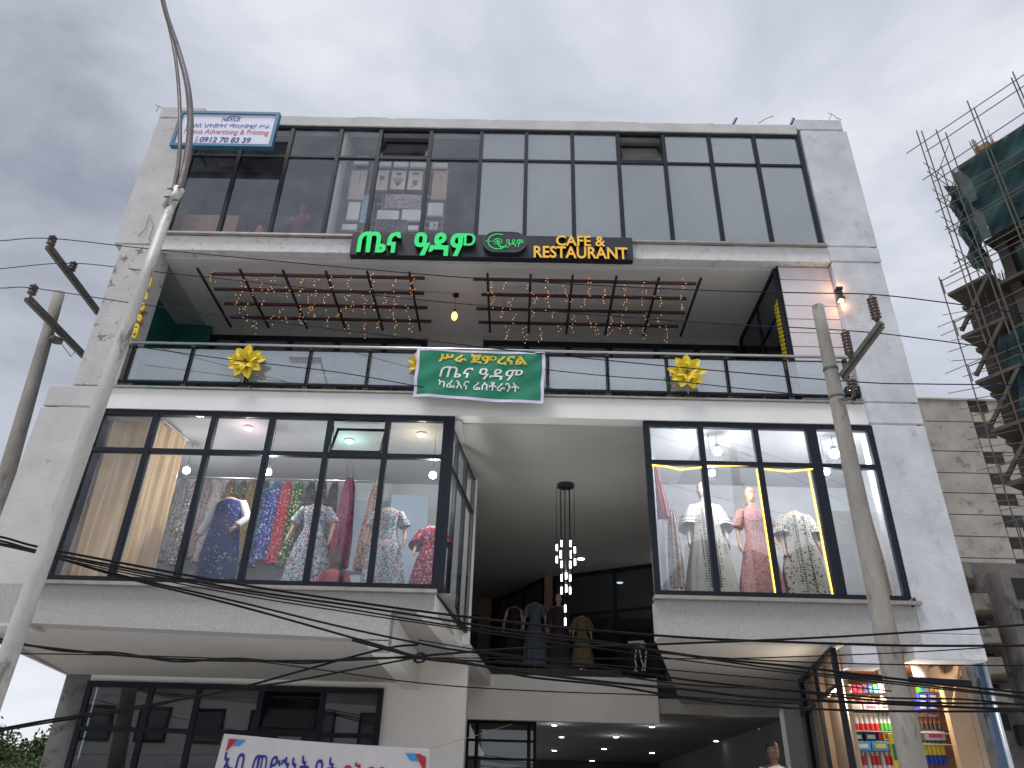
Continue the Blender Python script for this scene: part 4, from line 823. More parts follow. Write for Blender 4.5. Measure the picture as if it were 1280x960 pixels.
# ------------------------------------------------ office furniture behind the top floor glass
dz0=at(260,290,.3).z
a=at(221,268,.45); b=at(299,270,.45)
o=thing('reception_desk','light wooden desk front behind the lower left panes of the top floor','desk',(a.x,.45,10.9))
dw=mat('light_oak',(.42,.22,.11),.5,.2,2,.02,20,streak=.3)
xs=[a.x,(a.x+b.x)/2,b.x]
for i in range(2): MB().box(xs[i]+.006,xs[i+1]-.006,.45,.47,10.90,a.z).build('front_panel',dw,o)
MB().box(xs[0],xs[2],.47,1.0,a.z-.03,a.z).build('desk_top',dw,o); MB().box(xs[0],xs[2],.98,1.0,10.9,a.z-.03).build('back_panel',dw,o)
a=at(303,262,.8); b=at(352,266,.8)
o=thing('office_table','dark framed table behind the third pane of the top floor','table',((a.x+b.x)/2,.9,10.9))
MB().box(a.x,b.x,.8,1.4,a.z-.03,a.z).build('table_top',wood,o)
for x,y in ((a.x+.03,.83),(b.x-.03,.83),(a.x+.03,1.37),(b.x-.03,1.37)): MB().box(x-.02,x+.02,y-.02,y+.02,10.9,a.z-.03).build('leg',framem,o)
p=at(233,258,.6); o=thing('desk_fan','small pale desk fan standing on the oak desk','fan',(p.x,.6,p.z-.15))
MB().tube([(p.x,.6,p.z-.13),(p.x,.6,p.z+.02)],.008,6).build('stem',white,o); mb=MB()
for k in range(14): mb.tube([(p.x,.58,p.z+.05),(p.x+.09*math.cos(k*.449),.57,p.z+.05+.09*math.sin(k*.449))],.002,4)
for k in range(20): mb.bar((p.x+.09*math.cos(k*.314),.57,p.z+.05+.09*math.sin(k*.314)),(p.x+.09*math.cos(k*.314+.314),.57,p.z+.05+.09*math.sin(k*.314+.314)),.005)
mb.build('guard',white,o,kind='stuff'); MB().lathe((p.x,.6,p.z-.15),[(.06,0),(.06,.012),(.02,.02)],12).build('base',white,o)
p=at(325,283,.45); o=thing('draped_cloth','pink cloth bundle beside the dark table on the top floor','cloth',(p.x,.45,10.9))
MB().grid(lambda u,v:Vector((p.x-.13+.26*u,.40+.2*v,10.92+(p.z-10.86)*math.sin(math.pi*u)**.6*math.sin(math.pi*min(1,v+.2))+.02*math.sin(u*20))),16,8).build('cloth',mat('pink_cotton',(.5,.2,.17),.8),o,smooth=True)
# ------------------------------------------------ pictures on a display rack (middle room)
Yr=.42
def zq(x,y): return at(400+x/5.818,170+y/5.818,Yr)
rk=thing('display_rack','grey metal rack carrying pictures behind the top floor glass','rack',(-2.5,Yr,10.9))
for x in (215,385,500,635,780,930):
    A=zq(x,150); MB().box(A.x-.02,A.x+.02,Yr+.03,Yr+.06,10.88,13.3).build('upright',mat('rack_grey',(.13,.14,.16),.5),rk)
for y in (240,420,480,600,650): A=zq(500,y); MB().box(zq(205,200).x,zq(945,200).x,Yr+.06,Yr+.08,A.z-.03,A.z+.03).build('rail',MATS['rack_grey'],rk)
parch=mat('picture_ground_cream',(.62,.58,.54),.7,.05,3); artbl=pattern('blue_mosaic_art',(.25,.45,.55),[(.02,.2,.35),(.5,.6,.65),(.05,.35,.45),(.6,.6,.6)],40,.5); artmx=pattern('brown_blue_art',(.45,.40,.42),[(.15,.1,.1),(.5,.3,.2),(.2,.3,.45),(.55,.5,.5)],36,.55)
dkfr=mat('picture_edge',(.30,.24,.18),.6); brown=mat('brown_motif',(.22,.12,.06),.7)
PC=[((215,255,335,470),mat('pinkish_canvas',(.55,.48,.47),.7,.12,3),'tall pinkish canvas at the upper left of the rack','t'),((375,255,500,400),parch,'cream picture with a faint floral motif, half behind the mullion','m'),((515,258,625,395),parch,'cream picture with a brown fan-shaped motif','f'),((640,260,748,398),parch,'cream picture with a brown bird-like motif','b'),((815,258,925,470),mat('peach_canvas',(.55,.38,.32),.7,.12,3),'tall peach canvas with a pale ring at the right of the rack','r'),((468,430,738,535),artmx,'wide dark and blue abstract picture in the middle of the rack','n'),((300,432,385,640),artbl,'narrow turquoise mosaic picture left of the mullion','n'),
 ((250,150,355,210),white,'white blank panel in the top left of the rack','n'),((400,160,520,225),white,'white blank panel in the top row beside the mullion','n'),((540,165,645,228),white,'white blank panel in the top row, third','n'),((660,165,775,230),white,'white blank panel in the top row, fourth','n'),((820,168,930,235),white,'white blank panel at the top right of the rack','n'),((200,485,290,615),white,'white blank panel under the pinkish canvas','n'),((415,545,575,615),white,'white blank panel under the abstract picture, left','n'),((595,540,745,620),white,'white blank panel under the abstract picture, right','n'),((785,490,895,585),white,'white blank panel under the peach canvas','n'),((160,645,270,688),white,'white blank panel at the bottom left of the rack','n'),((640,655,715,690),white,'small white panel at the bottom of the rack','n'),((405,610,635,690),pattern('dark_red_art',(.07,.08,.10),[(.3,.05,.05),(.4,.35,.35),(.05,.06,.08),(.05,.06,.08)],30,.4),'dark picture with red strokes leaning at the bottom of the rack','n'),((795,628,860,690),parch,'small cream picture with a curled motif at the bottom right of the rack','m')]
for (x0,y0,x1,y1),mm,lab,k in PC:
    A=zq((x0+x1)/2,y1); Bt=zq((x0+x1)/2,y0); w=(zq(x1,y1).x-zq(x0,y1).x)/2; c=(zq((x0+x1)/2,(y0+y1)/2)); o=thing('picture',lab,'picture',(c.x,Yr,A.z),'pictures and panels on the display rack')
    MB().box(c.x-w,c.x+w,Yr-.02,Yr+.028,A.z,Bt.z).build('edge',dkfr if mm is not white else white,o); MB().box(c.x-w+.008,c.x+w-.008,Yr-.026,Yr-.021,A.z+.008,Bt.z-.008).build('print',mm,o)
    h=Bt.z-A.z; m_=MB(); cz=A.z+h*.5
    if k=='f':
        for j in range(7): t=math.radians(50+j*13); m_.bar((c.x,Yr-.03,A.z+h*.15),(c.x+.28*h*math.cos(t)*1.2,Yr-.03,A.z+h*.15+.5*h*math.sin(t)),.014,.004,(0,1,0))
        m_.ball((c.x,Yr-.03,A.z+h*.82),h*.12,.004,h*.08,10,5)
    if k=='b': m_.ball((c.x,Yr-.03,A.z+h*.38),h*.11,.004,h*.15,10,5).bar((c.x-h*.15,Yr-.03,A.z+h*.15),(c.x+h*.12,Yr-.03,A.z+h*.3),.014,.004,(0,1,0)).ball((c.x,Yr-.03,A.z+h*.85),h*.16,.004,h*.06,10,5)
    if k=='m': m_.ball((c.x+w*.2,Yr-.03,A.z+h*.6),h*.10,.004,h*.13,8,5).bar((c.x,Yr-.03,A.z+h*.15),(c.x+w*.2,Yr-.03,A.z+h*.5),.010,.004,(0,1,0))
    if k=='r':
        for j in range(16): t=j*math.pi/8; m_.bar((c.x+w*.55*math.cos(t),Yr-.03,A.z+h*.78+w*.55*math.sin(t)),(c.x+w*.55*math.cos(t+.4),Yr-.03,A.z+h*.78+w*.55*math.sin(t+.4)),.022,.004,(0,1,0))
    if k=='t': m_.bar((c.x+.02,Yr-.03,A.z+h*.5),(c.x+.03,Yr-.03,A.z+h*.9),.010,.004,(0,1,0))
    if m_.v: m_.build('motif',brown if k!='r' else white,o)
# ------------------------------------------------ cafe chairs and tables behind the balustrade
chm=mat('dark_cafe_chair',(.03,.03,.035),.6)
def chair(x,y,rz,lab):
    o=thing('cafe_chair',lab,'chair',(x,y,7.6),'dark cafe chairs behind the balustrade',rz); o['_at']=(0,0,0)
    MB().box(-.21,.21,-.21,.21,.42,.46).build('seat',chm,o); MB().hexa([(-.21,.19,.46),(.21,.19,.46),(.21,.23,.46),(-.21,.23,.46),(-.19,.26,.95),(.19,.26,.95),(.19,.29,.95),(-.19,.29,.95)]).build('backrest',chm,o)
    for a_,b_ in ((-1,-1),(1,-1),(-1,1),(1,1)): MB().bar((a_*.18,b_*.18,.42),(a_*.20,b_*.20,0),.03).build('leg',chm,o)
for i,(x,y,r_) in enumerate([(-5.35,.75,2.6),(-4.55,.7,-2.8),(-3.75,.75,.3),(-3.0,.65,3.0),(-2.35,.8,-.4),(1.0,.7,2.9),(1.75,.7,-.2),(2.35,.75,3.1),(3.35,.7,.2),(4.05,.7,2.8)]):
    chair(x,y,r_,'dark cafe chair behind the balcony glass, '+['far left by the teal wall','second from the left end','below the left flower','left of the green banner, outer','left of the green banner, inner','just right of the green banner','second right of the banner','left of the right flower','right of the right flower','by the pale cladding'][i])
for i,x in enumerate((-3.35,2.9)):
    o=thing('cafe_table','small cafe table with yellow edge '+('left of the green banner' if i==0 else 'behind the right yellow flower'),'table',(x,1.0,7.6)); MB().box(x-.3,x+.3,.75,1.3,8.30,8.34).build('table_top',mat('yellow_edge_top',(.6,.45,.06),.5),o); MB().lathe((x,1.02,7.6),[(.22,0),(.22,.02),(.03,.04),(.03,.70)],12).build('pedestal',chm,o)
# ================================================================== KIOSK at the right
K=thing('shop_kiosk','lit street kiosk with shelves of household goods under the right bay','kiosk',(5.5,.9,0)); bei=MATS['beige_panel']
def kp(mb,n,m,**k): return mb.build(n,m,K,**k)
Yk=.95
kp(MB().box(4.75,6.36,1.9,1.95,.72,3.79),'back_panel',mat('kiosk_back',(.34,.25,.18),.7,.1,2))
kp(MB().hexa([(4.66,.5,.72),(4.72,.5,.72),(5.25,3.4,.72),(5.2,3.4,.72),(4.66,.5,3.79),(4.72,.5,3.79),(5.25,3.4,3.79),(5.2,3.4,3.79)]),'side_panel',bei)
A=at(1040,818,.35); fy=.35
kp(MB().bar((4.52,.33,0),(4.52,.33,3.78),.07),'post',framem); kp(MB().bar((4.98,3.1,.7),(4.98,3.1,3.78),.07),'post',framem); kp(MB().bar((4.73,1.7,.7),(4.73,1.7,3.78),.05),'post',framem)
kp(MB().bar((4.52,.37,3.75),(4.98,3.06,3.75),.06),'top_rail',framem); kp(MB().bar((4.52,.37,3.28),(4.98,3.06,3.28),.06),'middle_rail',framem)
p0=at(1050,835,.28); kp(MB().bar((4.57,.30,at(1060,845,.3).z),(6.34,.30,at(1215,855,.3).z),.10,.08),'front_beam',framem)
kp(MB().box(5.05,6.2,.35,1.9,3.66,3.70),'wood_ceiling',mat('red_brown_ply',(.26,.10,.05),.6,.25,3,.02,12,streak=.4)); 
x0,x1=at(1062,900,Yk).x,at(1190,915,Yk).x
for y in (888,914,928): z=at(1100,y,Yk).z; kp(MB().box(x0-.03,x1+.05,Yk-.04,Yk+.25,z-.012,z),'shelf',mat('shelf_metal',(.5,.5,.5),.4))
bx=at(1186,900,.55).x
kp(MB().box(bx,bx+.30,.50,.62,.72,3.42),'door_panel',mat('tan_board',(.46,.31,.19),.7,.15,2,.02,16)); kp(MB().box(bx+.305,6.34,.52,.6,.72,3.45),'door_panel',mat('cream_board',(.50,.47,.38),.7,.1,2))
kp(MB().bar((bx+.04,.42,3.05),(bx+.26,.42,3.62),.06,.03),'brace',mat('raw_timber',(.50,.33,.18),.8))
# lights in the kiosk
for (x,y),lb in (((1036,868),'warm bulb at the kiosk frame'),((1110,858),'bright white lamp inside the kiosk by the concrete pole')):
    p=at(x,y,1.0); o=thing('kiosk_lamp',lb,'lamp',tuple(p)); MB().ball(p,.035,n=10,m=6).build('bulb',emis('kiosk_bulb',(1,.72,.42),9),o); MB().tube([p+Vector((0,0,.03)),(p.x,p.y,3.66)],.004,5).build('cord',black,o)
    ld=bpy.data.lights.new('lamp','POINT'); ld.energy=30; ld.color=(1,.84,.66); ld.shadow_soft_size=.05; lo=bpy.data.objects.new('lamp_light',ld); COL.objects.link(lo); lo.parent=o; lo.location=(0,-.25,-.1)
# goods
def flat(n,c): return mat(n,c,.45,.05,5)
def can(px,y0,y1,c1,c2,c3,lab,grp,w=None,nm='spray_can',cat='can'):
    A=at(px,y1,Yk+.06); Bt=at(px,y0,Yk+.06); h=Bt.z-A.z; r=w or .033; o=thing(nm,lab,cat,(A.x,Yk+.06,A.z),grp)
    MB().lathe((A.x,Yk+.06,A.z),[(r,0),(r,h*.4)],12).build('base_band',flat(*c1),o); MB().lathe((A.x,Yk+.06,A.z+h*.4),[(r,0.0),(r,h*.42)],12).build('body',flat(*c2),o)
    MB().lathe((A.x,Yk+.06,A.z+h*.82),[(r*.9,0),(r*.6,h*.04),(r*.6,h*.18)],12).build('cap',flat(*c3),o)
WH=('pack_white',(.6,.6,.6)); RD=('pack_red',(.55,.03,.03)); GR=('pack_green',(.08,.42,.05)); DG=('pack_dark_green',(.02,.16,.09)); YE=('pack_yellow',(.65,.5,.04)); BL=('pack_blue',(.02,.05,.4)); DK=('pack_dark',(.03,.03,.04)); BRN=('pack_brown',(.2,.08,.04)); SI=('pack_silver',(.5,.5,.52)); PK=('pack_pink',(.6,.08,.25)); CY=('pack_sky_blue',(.05,.3,.6))
ORD=['first ','second ','third ','fourth ','fifth ','sixth ','seventh ','eighth ','ninth ']
for i in range(6): can(1066+i*6.1,892.5,913,RD,WH,WH,ORD[i]+'white spray can with a red base from the left, upper shelf','red and white cans on the kiosk shelf')
for i in range(5): can(1102.5+i*5.1,891.5,913,GR,WH,GR,ORD[i]+'white and green can counted rightward from the red ones','green and white cans on the kiosk shelf',.029)
for i in range(5): can(1154+i*5.4,893,912,DK,BRN,SI,ORD[i]+'dark brown bottle rightward from the concrete pole','brown bottles on the kiosk shelf',.029,'bottle','bottle')
for i in range(5): can(1160+i*5.6,926,956,BL,YE,DG,ORD[i]+'green, yellow and blue bottle rightward from the concrete pole','green yellow bottles on the kiosk shelf',.032,'bottle','bottle')
for i in range(9): can(1071+i*6.0,940,968,WH,RD if i%3 else SI,WH,ORD[i]+'tube from the left in the lowest kiosk row, '+['silver and white','red and white'][1 if i%3 else 0],['silver tubes on the kiosk shelf','red tubes on the kiosk shelf'][1 if i%3 else 0],.030,'tube','tube')
def pack(x0_,y0_,x1_,y1_,c,lab,grp=None,d=.12,Y=None,stripe=None,nm='product_box',cat='box'):
    Y=Y or Yk; A=at((x0_+x1_)/2,y1_,Y); Bt=at((x0_+x1_)/2,y0_,Y); w=(at(x1_,y1_,Y).x-at(x0_,y1_,Y).x)/2; o=thing(nm,lab,cat,(A.x,Y,A.z),grp)
    MB().box(A.x-w+.003,A.x+w-.003,Y,Y+d,A.z,Bt.z).build('carton',flat(*c),o,bevel=.003)
    if stripe: h=Bt.z-A.z; MB().box(A.x-w*.6,A.x+w*.7,Y-.003,Y-.0005,A.z+h*.25,A.z+h*.7).build('print',flat(*stripe),o)
pack(1059,880,1079,887.5,WH,'white carton at the left end of the upper shelf',stripe=SI); pack(1080,880,1099,887.5,WH,'white carton with pink print on the upper shelf',stripe=PK); pack(1100,880,1117,887.5,WH,'white carton with a red panel on the upper shelf',stripe=RD)
for r_ in range(3):
    for c_ in range(2): pack(1148.5+c_*12.5,867+r_*7,1160+c_*12.5,873.3+r_*7,BL,'blue carton right of the pole, '+['top','middle','bottom'][r_]+' of the '+['left','right'][c_]+' column','blue cartons stacked on the kiosk shelf',stripe=SI)
pack(1157,914.5,1183,925,WH,'white box with a pink panel right of the pole',stripe=PK)
pack(1066,926.5,1090,938,CY,'sky blue box with a pale picture under the middle shelf',stripe=WH,Y=.86); pack(1091,926.5,1111,938,CY,'sky blue box with a yellow panel beside its twin',stripe=YE,Y=.86)
pack(1065,915.5,1080,926,DK,'dark packet at the left of the middle shelf',stripe=WH); pack(1082,915.5,1097,926,DK,'second dark packet on the middle shelf',stripe=SI); pack(1099,915.5,1104,926,RD,'narrow red packet on the middle shelf'); pack(1105,915.5,1119,926,YE,'speckled yellow packet on the middle shelf',stripe=RD)
pack(1119,917,1126,962,YE,'tall yellow strip packet hanging beside the concrete pole',Y=.6,d=.03,stripe=('pack_dark_green',(.02,.16,.09)))
pack(1059,838,1097,848,('pack_orange',(.50,.16,.05)),'orange carton on top of the kiosk beam',Y=.7); pack(1097,828,1108,850,('pack_navy',(.05,.06,.15)),'dark blue canister on the kiosk beam left of the pole',Y=.7,stripe=WH)
p=at(1153,850,.8); pt=at(1153,829,.8); o=thing('white_bucket','white translucent bucket on the top of the kiosk right of the pole','bucket',(p.x,.8,p.z)); MB().lathe((p.x,.8,p.z),[(.10,0),(.13,pt.z-p.z)],18).build('shell',flat('bucket_white',(.55,.58,.55)),o,smooth=True); MB().lathe((p.x,.8,pt.z),[(.135,0),(.135,.015)],18).build('lid',flat('bucket_white',(.55,.58,.55)),o)
q=random.Random(4)
for i in range(12):
    x=1058+i*5+q.uniform(-1,1); y=q.uniform(868,877); A=at(x,878,.98); h=at(x,y,.98).z-A.z; c=[(.5,.3,.12),(.3,.12,.06),(.55,.45,.25),(.4,.05,.04),(.5,.4,.3)][i%5]
    o=thing('hanging_sachet',['gold','dark brown','cream','red','pale tan'][i%5]+' sachet on the lit top rack of the kiosk, '+['first from the left','second','third','fourth','fifth','sixth','seventh','eighth','ninth','tenth','eleventh','last by the pole'][i],'sachet',(A.x,.98,A.z),'sachets on the top rack of the kiosk'); MB().box(A.x-.022,A.x+.022,.98,1.0+.0,A.z,A.z+max(.05,h)).build('sachet',flat('sachet_%d'%(i%5),c),o,bevel=.004)
# corner post / downpipe right of the kiosk
o=thing('metal_corner_post','blue and silver metal post at the right end of the kiosk','post',(6.4,.2,0))
a=at(1222,826,.2); MB().box(a.x-.03,a.x+.04,.2,.3,0,a.z+.05).build('blue_side',mat('blue_paint_metal',(.05,.09,.16),.4,.2,5),o); MB().tube([(a.x+.075,.2,0),(a.x+.075,.2,a.z+.02)],.035,12).build('pipe',mat('pale_zinc',(.50,.55,.60),.35,.15,6,metal=.4),o,smooth=True)
# ================================================================== POLES
def spline(pts,k=10):
    P=[Vector(p) for p in pts]; P=[P[0]*2-P[1]]+P+[P[-1]*2-P[-2]]; outp=[]
    for i in range(1,len(P)-2):
        for j in range(k):
            t=j/k; a,b,c,d=P[i-1:i+3]; outp.append(.5*((2*b)+(c-a)*t+(2*a-5*b+4*c-d)*t*t+(3*b-a-3*c+d)*t**3))
    outp.append(P[-2]); return outp
# street lamp at the left, close to the camera
Yl=-5.; a=at(-14,888,Yl); b=at(213,258,Yl); d=(b-a)/(b.z-a.z); base=a-d*a.z
sl=thing('street_lamp','tall grey metal street lamp pole leaning slightly, with two curved arms, at the left','street lamp',tuple(base))
tp=b
MB().tube([base+d*z for z in (0,1.5,3,4.5,6,b.z)],[.078,.075,.070,.064,.057,.049],18).build('pole',polem,sl,smooth=True)
MB().lathe(base,[(.2,0),(.2,.03),(.12,.04)],16).build('base_plate',polem,sl)
c0=at(213,252,Yl); c1=at(224,236,Yl); MB().tube([at(210,260,Yl),c1],[.060,.058],16).build('collar',polem,sl,smooth=True)
for k,(x,y) in enumerate(((213,236),(226,234),(209,246),(219,250))): p=at(x,y,Yl-.06); MB().tube([p+Vector((-.03,0,0)),p+Vector((.03,0,.0))],.010,6).build('bolt',iron,sl)
A1=spline([at(224,238,Yl),at(234,196,Yl+.02),at(238,150,Yl),at(234,105,Yl-.05),at(222,60,Yl-.1),at(208,18,Yl-.2),at(198,-25,Yl-.3)],8)
A2=spline([at(217,238,Yl),at(223,205,Yl),at(225,170,Yl),at(224,120,Yl+.02),at(219,70,Yl+.05),at(208,18,Yl+.1),at(200,-25,Yl+.15)],8)
MB().tube(A1,[.040-.014*i/len(A1) for i in range(len(A1))],12).build('arm',mat('arm_purple_grey',(.17,.145,.15),.5,.25,6,.03,30,metal=.4),sl,smooth=True)
MB().tube(A2,[.024-.006*i/len(A2) for i in range(len(A2))],10).build('arm',mat('arm_purple_grey',(0,0,0)),sl,smooth=True)
for Ax,s_ in ((A1,-1),(A2,1)):
    e_=Ax[-1]; MB().box(e_.x-.75,e_.x+.02,e_.y-.12,e_.y+.12,e_.z-.03,e_.z+.08).build('lamp_head',mat('lamp_head_grey',(.3,.3,.31),.5),sl,bevel=.03)
def pole(xt,yt,xb,yb,Y,r0_,r1_,nm,lab):
    T=at(xt,yt,Y); Bq=at(xb,yb,Y); d=(T-Bq)/(T.z-Bq.z); base=T-d*T.z; o=thing(nm,lab,'utility pole',tuple(base))
    n=16; q=random.Random(3); MB().tube([base+d*(T.z*i/n) for i in range(n+1)],[(r1_+(r0_-r1_)*i/n)*(1+q.uniform(-.012,.012)) for i in range(n+1)],20).build('pole',concp,o,smooth=True)
    return o,base,d,T
# left concrete pole with two crossarms
lp_,lb_,ld_,lT=pole(74,366,-8,650,1.0,.10,.19,'utility_pole','round concrete utility pole with two steel crossarms at the left edge, beside the building')
def insul(o,p,h=.20,r=.075,n=3,m=porc):
    prof=[(.02,-.10),(.02,0)]
    for i in range(n): z=h*i/n; prof+=[(r*.55,z),(r,z+h*.25/n),(r*.95,z+h*.45/n),(r*.5,z+h*.9/n)]
    prof+=[(r*.35,h),(.02,h+.02)]; return MB().lathe(p,prof,14).build('insulator',m,o,smooth=True)
def ends(xa,ya,Ya,xb,yb,Yb_): return at(xa,ya,Ya),at(xb,yb,Yb_)
for k,(x0,y0,x1,y1) in enumerate(((59,309,122,392),(33,374,104,446))):
    A,Bq=ends(x0,y0,-.35,x1,y1,2.2); MB().bar(A,Bq,.07,.07).build('crossarm',iron,lp_)
    MB().bar(A+Vector((.05,0,.03)),Bq+Vector((.05,0,.03)),.012,.10).build('crossarm_flange',iron,lp_)
    if k==1: MB().tube([at(67,417,.9),at(89,446,1.0),at(93,440,1.05)],.008,5).build('strap',iron,lp_)
MB().lathe(at(70,425,1.0)-Vector((0,0,.03)),[(.118,0),(.118,.05)],20).build('band',iron,lp_)
for x,y,Yy in ((63,306,-.33),(89,338,.6),(39,368,-.33)): insul(lp_,at(x,y,Yy))
# right concrete pole
rp,rb,rd,rT=pole(1022,383,1142,960,-2.3,.078,.155,'utility_pole','tall weathered concrete utility pole in front of the right shop window'); 
A,Bq=at(1052,470,-2.35),at(1102,403,-3.1); MB().bar(A,Bq,.065,.065).build('crossarm',iron,rp); MB().bar(A+Vector((0,-.01,-.05)),Bq+Vector((0,-.01,-.05)),.015,.09).build('crossarm_flange',iron,rp)
for z_ in (at(1040,462,-2.3).z,at(1050,497,-2.3).z): p=rb+rd*z_; MB().lathe(p,[(.095,-.02),(.10,0),(.095,.02)],18).build('band',iron,rp)
def long_ins(p0,p1,r,n):
    p0,p1=Vector(p0),Vector(p1); pts=[];rad=[]
    for i in range(n):
        for t,k in ((0,.62),(.35,1),(.6,1),(.95,.62)): pts.append(p0.lerp(p1,(i+t)/n)); rad.append(r*k)
    return MB().tube([p0-(p1-p0)*.15]+pts+[p1,p1+(p1-p0)*.1],[.02]+rad+[r*.5,.02],14).build('insulator',porc,rp,smooth=True)
long_ins(at(1096,399,-3.05),at(1089,372,-3.1),.062,7); long_ins(at(1062,443,-2.6),at(1056,415,-2.6),.058,7)
insul(rp,at(1066,486,-2.7),h=.13,r=.065,n=3); MB().tube([rb+rd*at(1050,497,-2.3).z,at(1058,501,-2.5),at(1066,496,-2.7),at(1066,484,-2.7)],.012,6).build('bracket',iron,rp); MB().tube([at(1048,500,-2.4),at(1060,497,-2.5),at(1068,505,-2.6)],.010,6).build('bracket',iron,rp)
MB().box(*[v for v in (0,0,0,0,0,0)]) if 0 else None
# ================================================================== CABLES  (px, py) with depth going from Ya to Yb
def cable(lab,pts,Ya,Yb_,r,m=cablem,grp=None,sag=True,twist=0):
    xs=[p[0] for p in pts]; P=[at(x,y,Ya+(Yb_-Ya)*(x-xs[0])/(xs[-1]-xs[0])) for x,y in pts]; C_=spline(P,9)
    if xs[-1]>=1200: d=(C_[-1]-C_[-5]).normalized(); C_+=[C_[-1]+d*(7*k)+Vector((0,0,.05*k*k)) for k in (1,2,3)]
    if xs[0]<=30: d=(C_[0]-C_[4]).normalized(); C_=[C_[0]+d*(7*k)+Vector((0,0,.05*k*k)) for k in (3,2,1)]+C_
    o=MB().tube(C_,r*.76,7).build('overhead_cable',m,smooth=True)
    if twist:
        for ph in range(1,twist):
            pass
    return tag(o,lab,'cable',grp)
cable('uppermost bluish line wire, from the left crossarm to the tall brown insulator',[(-60,304),(0,301),(63,298),(186,311),(440,335),(626,350),(860,362),(1000,366),(1090,368),(1180,378),(1280,392),(1360,404)],-.33,-3.3,.0105,cableb)
cable('second bluish line wire from the top, reaching the short brown insulator',[(-60,342),(0,336),(88,329),(189,339),(440,366),(626,384),(860,402),(1056,413),(1160,424),(1280,441),(1360,452)],.5,-2.7,.0105,cableb)
cable('third bluish line wire, ending at the smallest insulator of the right pole',[(-60,357),(0,360),(40,360),(160,378),(299,397),(440,414),(640,438),(860,460),(1066,477),(1160,480),(1280,481),(1360,483)],-.33,-2.8,.0105,cableb)
cable('thin dark cable over the left balcony glass ending at the green banner',[(161,432),(285,449),(420,465),(530,484)],-.3,-.25,.010)
cable('thin dark cable over the lower balcony glass right of the green banner',[(681,462),(760,470),(839,476),(930,486),(1040,497)],-.3,-1.2,.010)
BD=[('topmost cable of the bundle, from the left wall past the lobby',[(-60,662),(0,671),(45,683),(137,701),(296,730),(440,752),(557,768),(700,784),(860,797),(1000,803),(1132,807),(1280,807),(1360,806)],.017),
('second cable of the bundle, just beneath the topmost one',[(-60,668),(0,676),(45,688),(137,706),(296,736),(440,757),(557,775),(626,786),(716,797),(826,814),(900,824),(1000,834),(1115,848),(1280,866),(1360,874)],.016),
('third cable of the bundle, touching the second along the bay',[(-60,671),(0,679),(137,709),(296,739),(440,762),(557,781),(640,792),(760,806),(860,820),(971,836),(1115,852),(1280,871),(1360,880)],.012),
('thin fourth cable of the bundle below the third',[(-60,673),(0,681),(137,712),(296,743),(440,766),(540,781),(640,796),(760,812),(860,826),(960,838),(1100,853),(1280,873),(1360,883)],.009),
('cable falling steeply from the left wall to the knot and on to the kiosk',[(-60,670),(0,681),(69,697),(151,721),(296,757),(440,797),(490,811),(525,821),(592,830),(660,846),(764,857),(860,873),(971,884),(1115,889),(1280,889),(1360,888)],.015),
('cable crossing beneath the bay beam with a slow sag toward the kiosk',[(69,697),(151,719),(296,752),(420,782),(523,804),(580,814),(716,829),(860,850),(991,864),(1115,877),(1280,880),(1360,880)],.014),
('thick cable from the knot below the bay to the kiosk front',[(440,800),(525,822),(580,829),(660,841),(760,853),(860,862),(936,871),(1046,877),(1160,882),(1280,888),(1360,893)],.018),
('twisted double cable under the left bay soffit rising to the right pole',[(20,805),(80,812),(148,819),(220,824),(292,826),(380,826),(440,825),(523,820),(640,811),(740,808),(860,804),(1026,797),(1160,789),(1280,781),(1360,775)],.015),
('second strand of the twisted cable under the left bay soffit',[(20,803),(80,814),(148,816),(220,827),(292,823),(380,829),(440,823),(523,823),(640,829),(720,834)],.013),
('pair of cables rising from the lower left to the knot, upper one',[(-60,918),(0,911),(62,900),(179,882),(285,863),(368,841),(440,821),(490,809),(523,806)],.015),
('pair of cables rising from the lower left to the knot, lower one',[(-60,921),(0,913.5),(62,903),(179,885),(261,867),(368,851),(440,837),(494,827),(525,821)],.013),
('thin wire under the left bay soffit running nearly level past the lobby slab',[(20,817),(148,819),(300,825),(420,840),(500,851),(585,859),(700,865),(819,869),(900,874),(1000,880)],.008),
('level pale wire across the lobby glazing',[(480,822),(560,822.5),(700,823),(860,823.5),(960,822),(1100,817),(1194,812),(1280,806),(1360,800)],.008),
('thin wire from the knot area falling gently to the right pole top bracket',[(523,800),(626,817),(716,828),(820,836),(900,843),(1000,852),(1115,864)],.008),
('wire from the right bay soffit to the far right just above the kiosk beam',[(820,816),(895,822),(1012,828),(1140,831),(1280,832),(1360,832)],.009),
('cable close above the kiosk shelves from the lobby to the far right',[(620,826),(740,840),(860,856),(980,862),(1100,872),(1200,874),(1280,881),(1360,885)],.012)]
for i,(lab,pts,r) in enumerate(BD): cable(lab,pts,-3.15-.05*(i%4),-2.75-.05*(i%5),r,grp='tangled cables across the lower facade')
kn=thing('cable_knot','black taped knot where several cables cross below the left bay','cable joint',tuple(at(525,821,-3.05)))
kk=MB(); c=at(525,821,-3.05)
for k in range(5): kk.tube([c+Vector((.05*math.cos(k*1.3+t)*(1+.1*k),.04*math.sin(k+t),.05*math.sin(k*1.3+t)-.01)) for t in [j*.6 for j in range(10)]],.008,5)
kk.build('tape_loops',cablem,kn,kind='stuff')
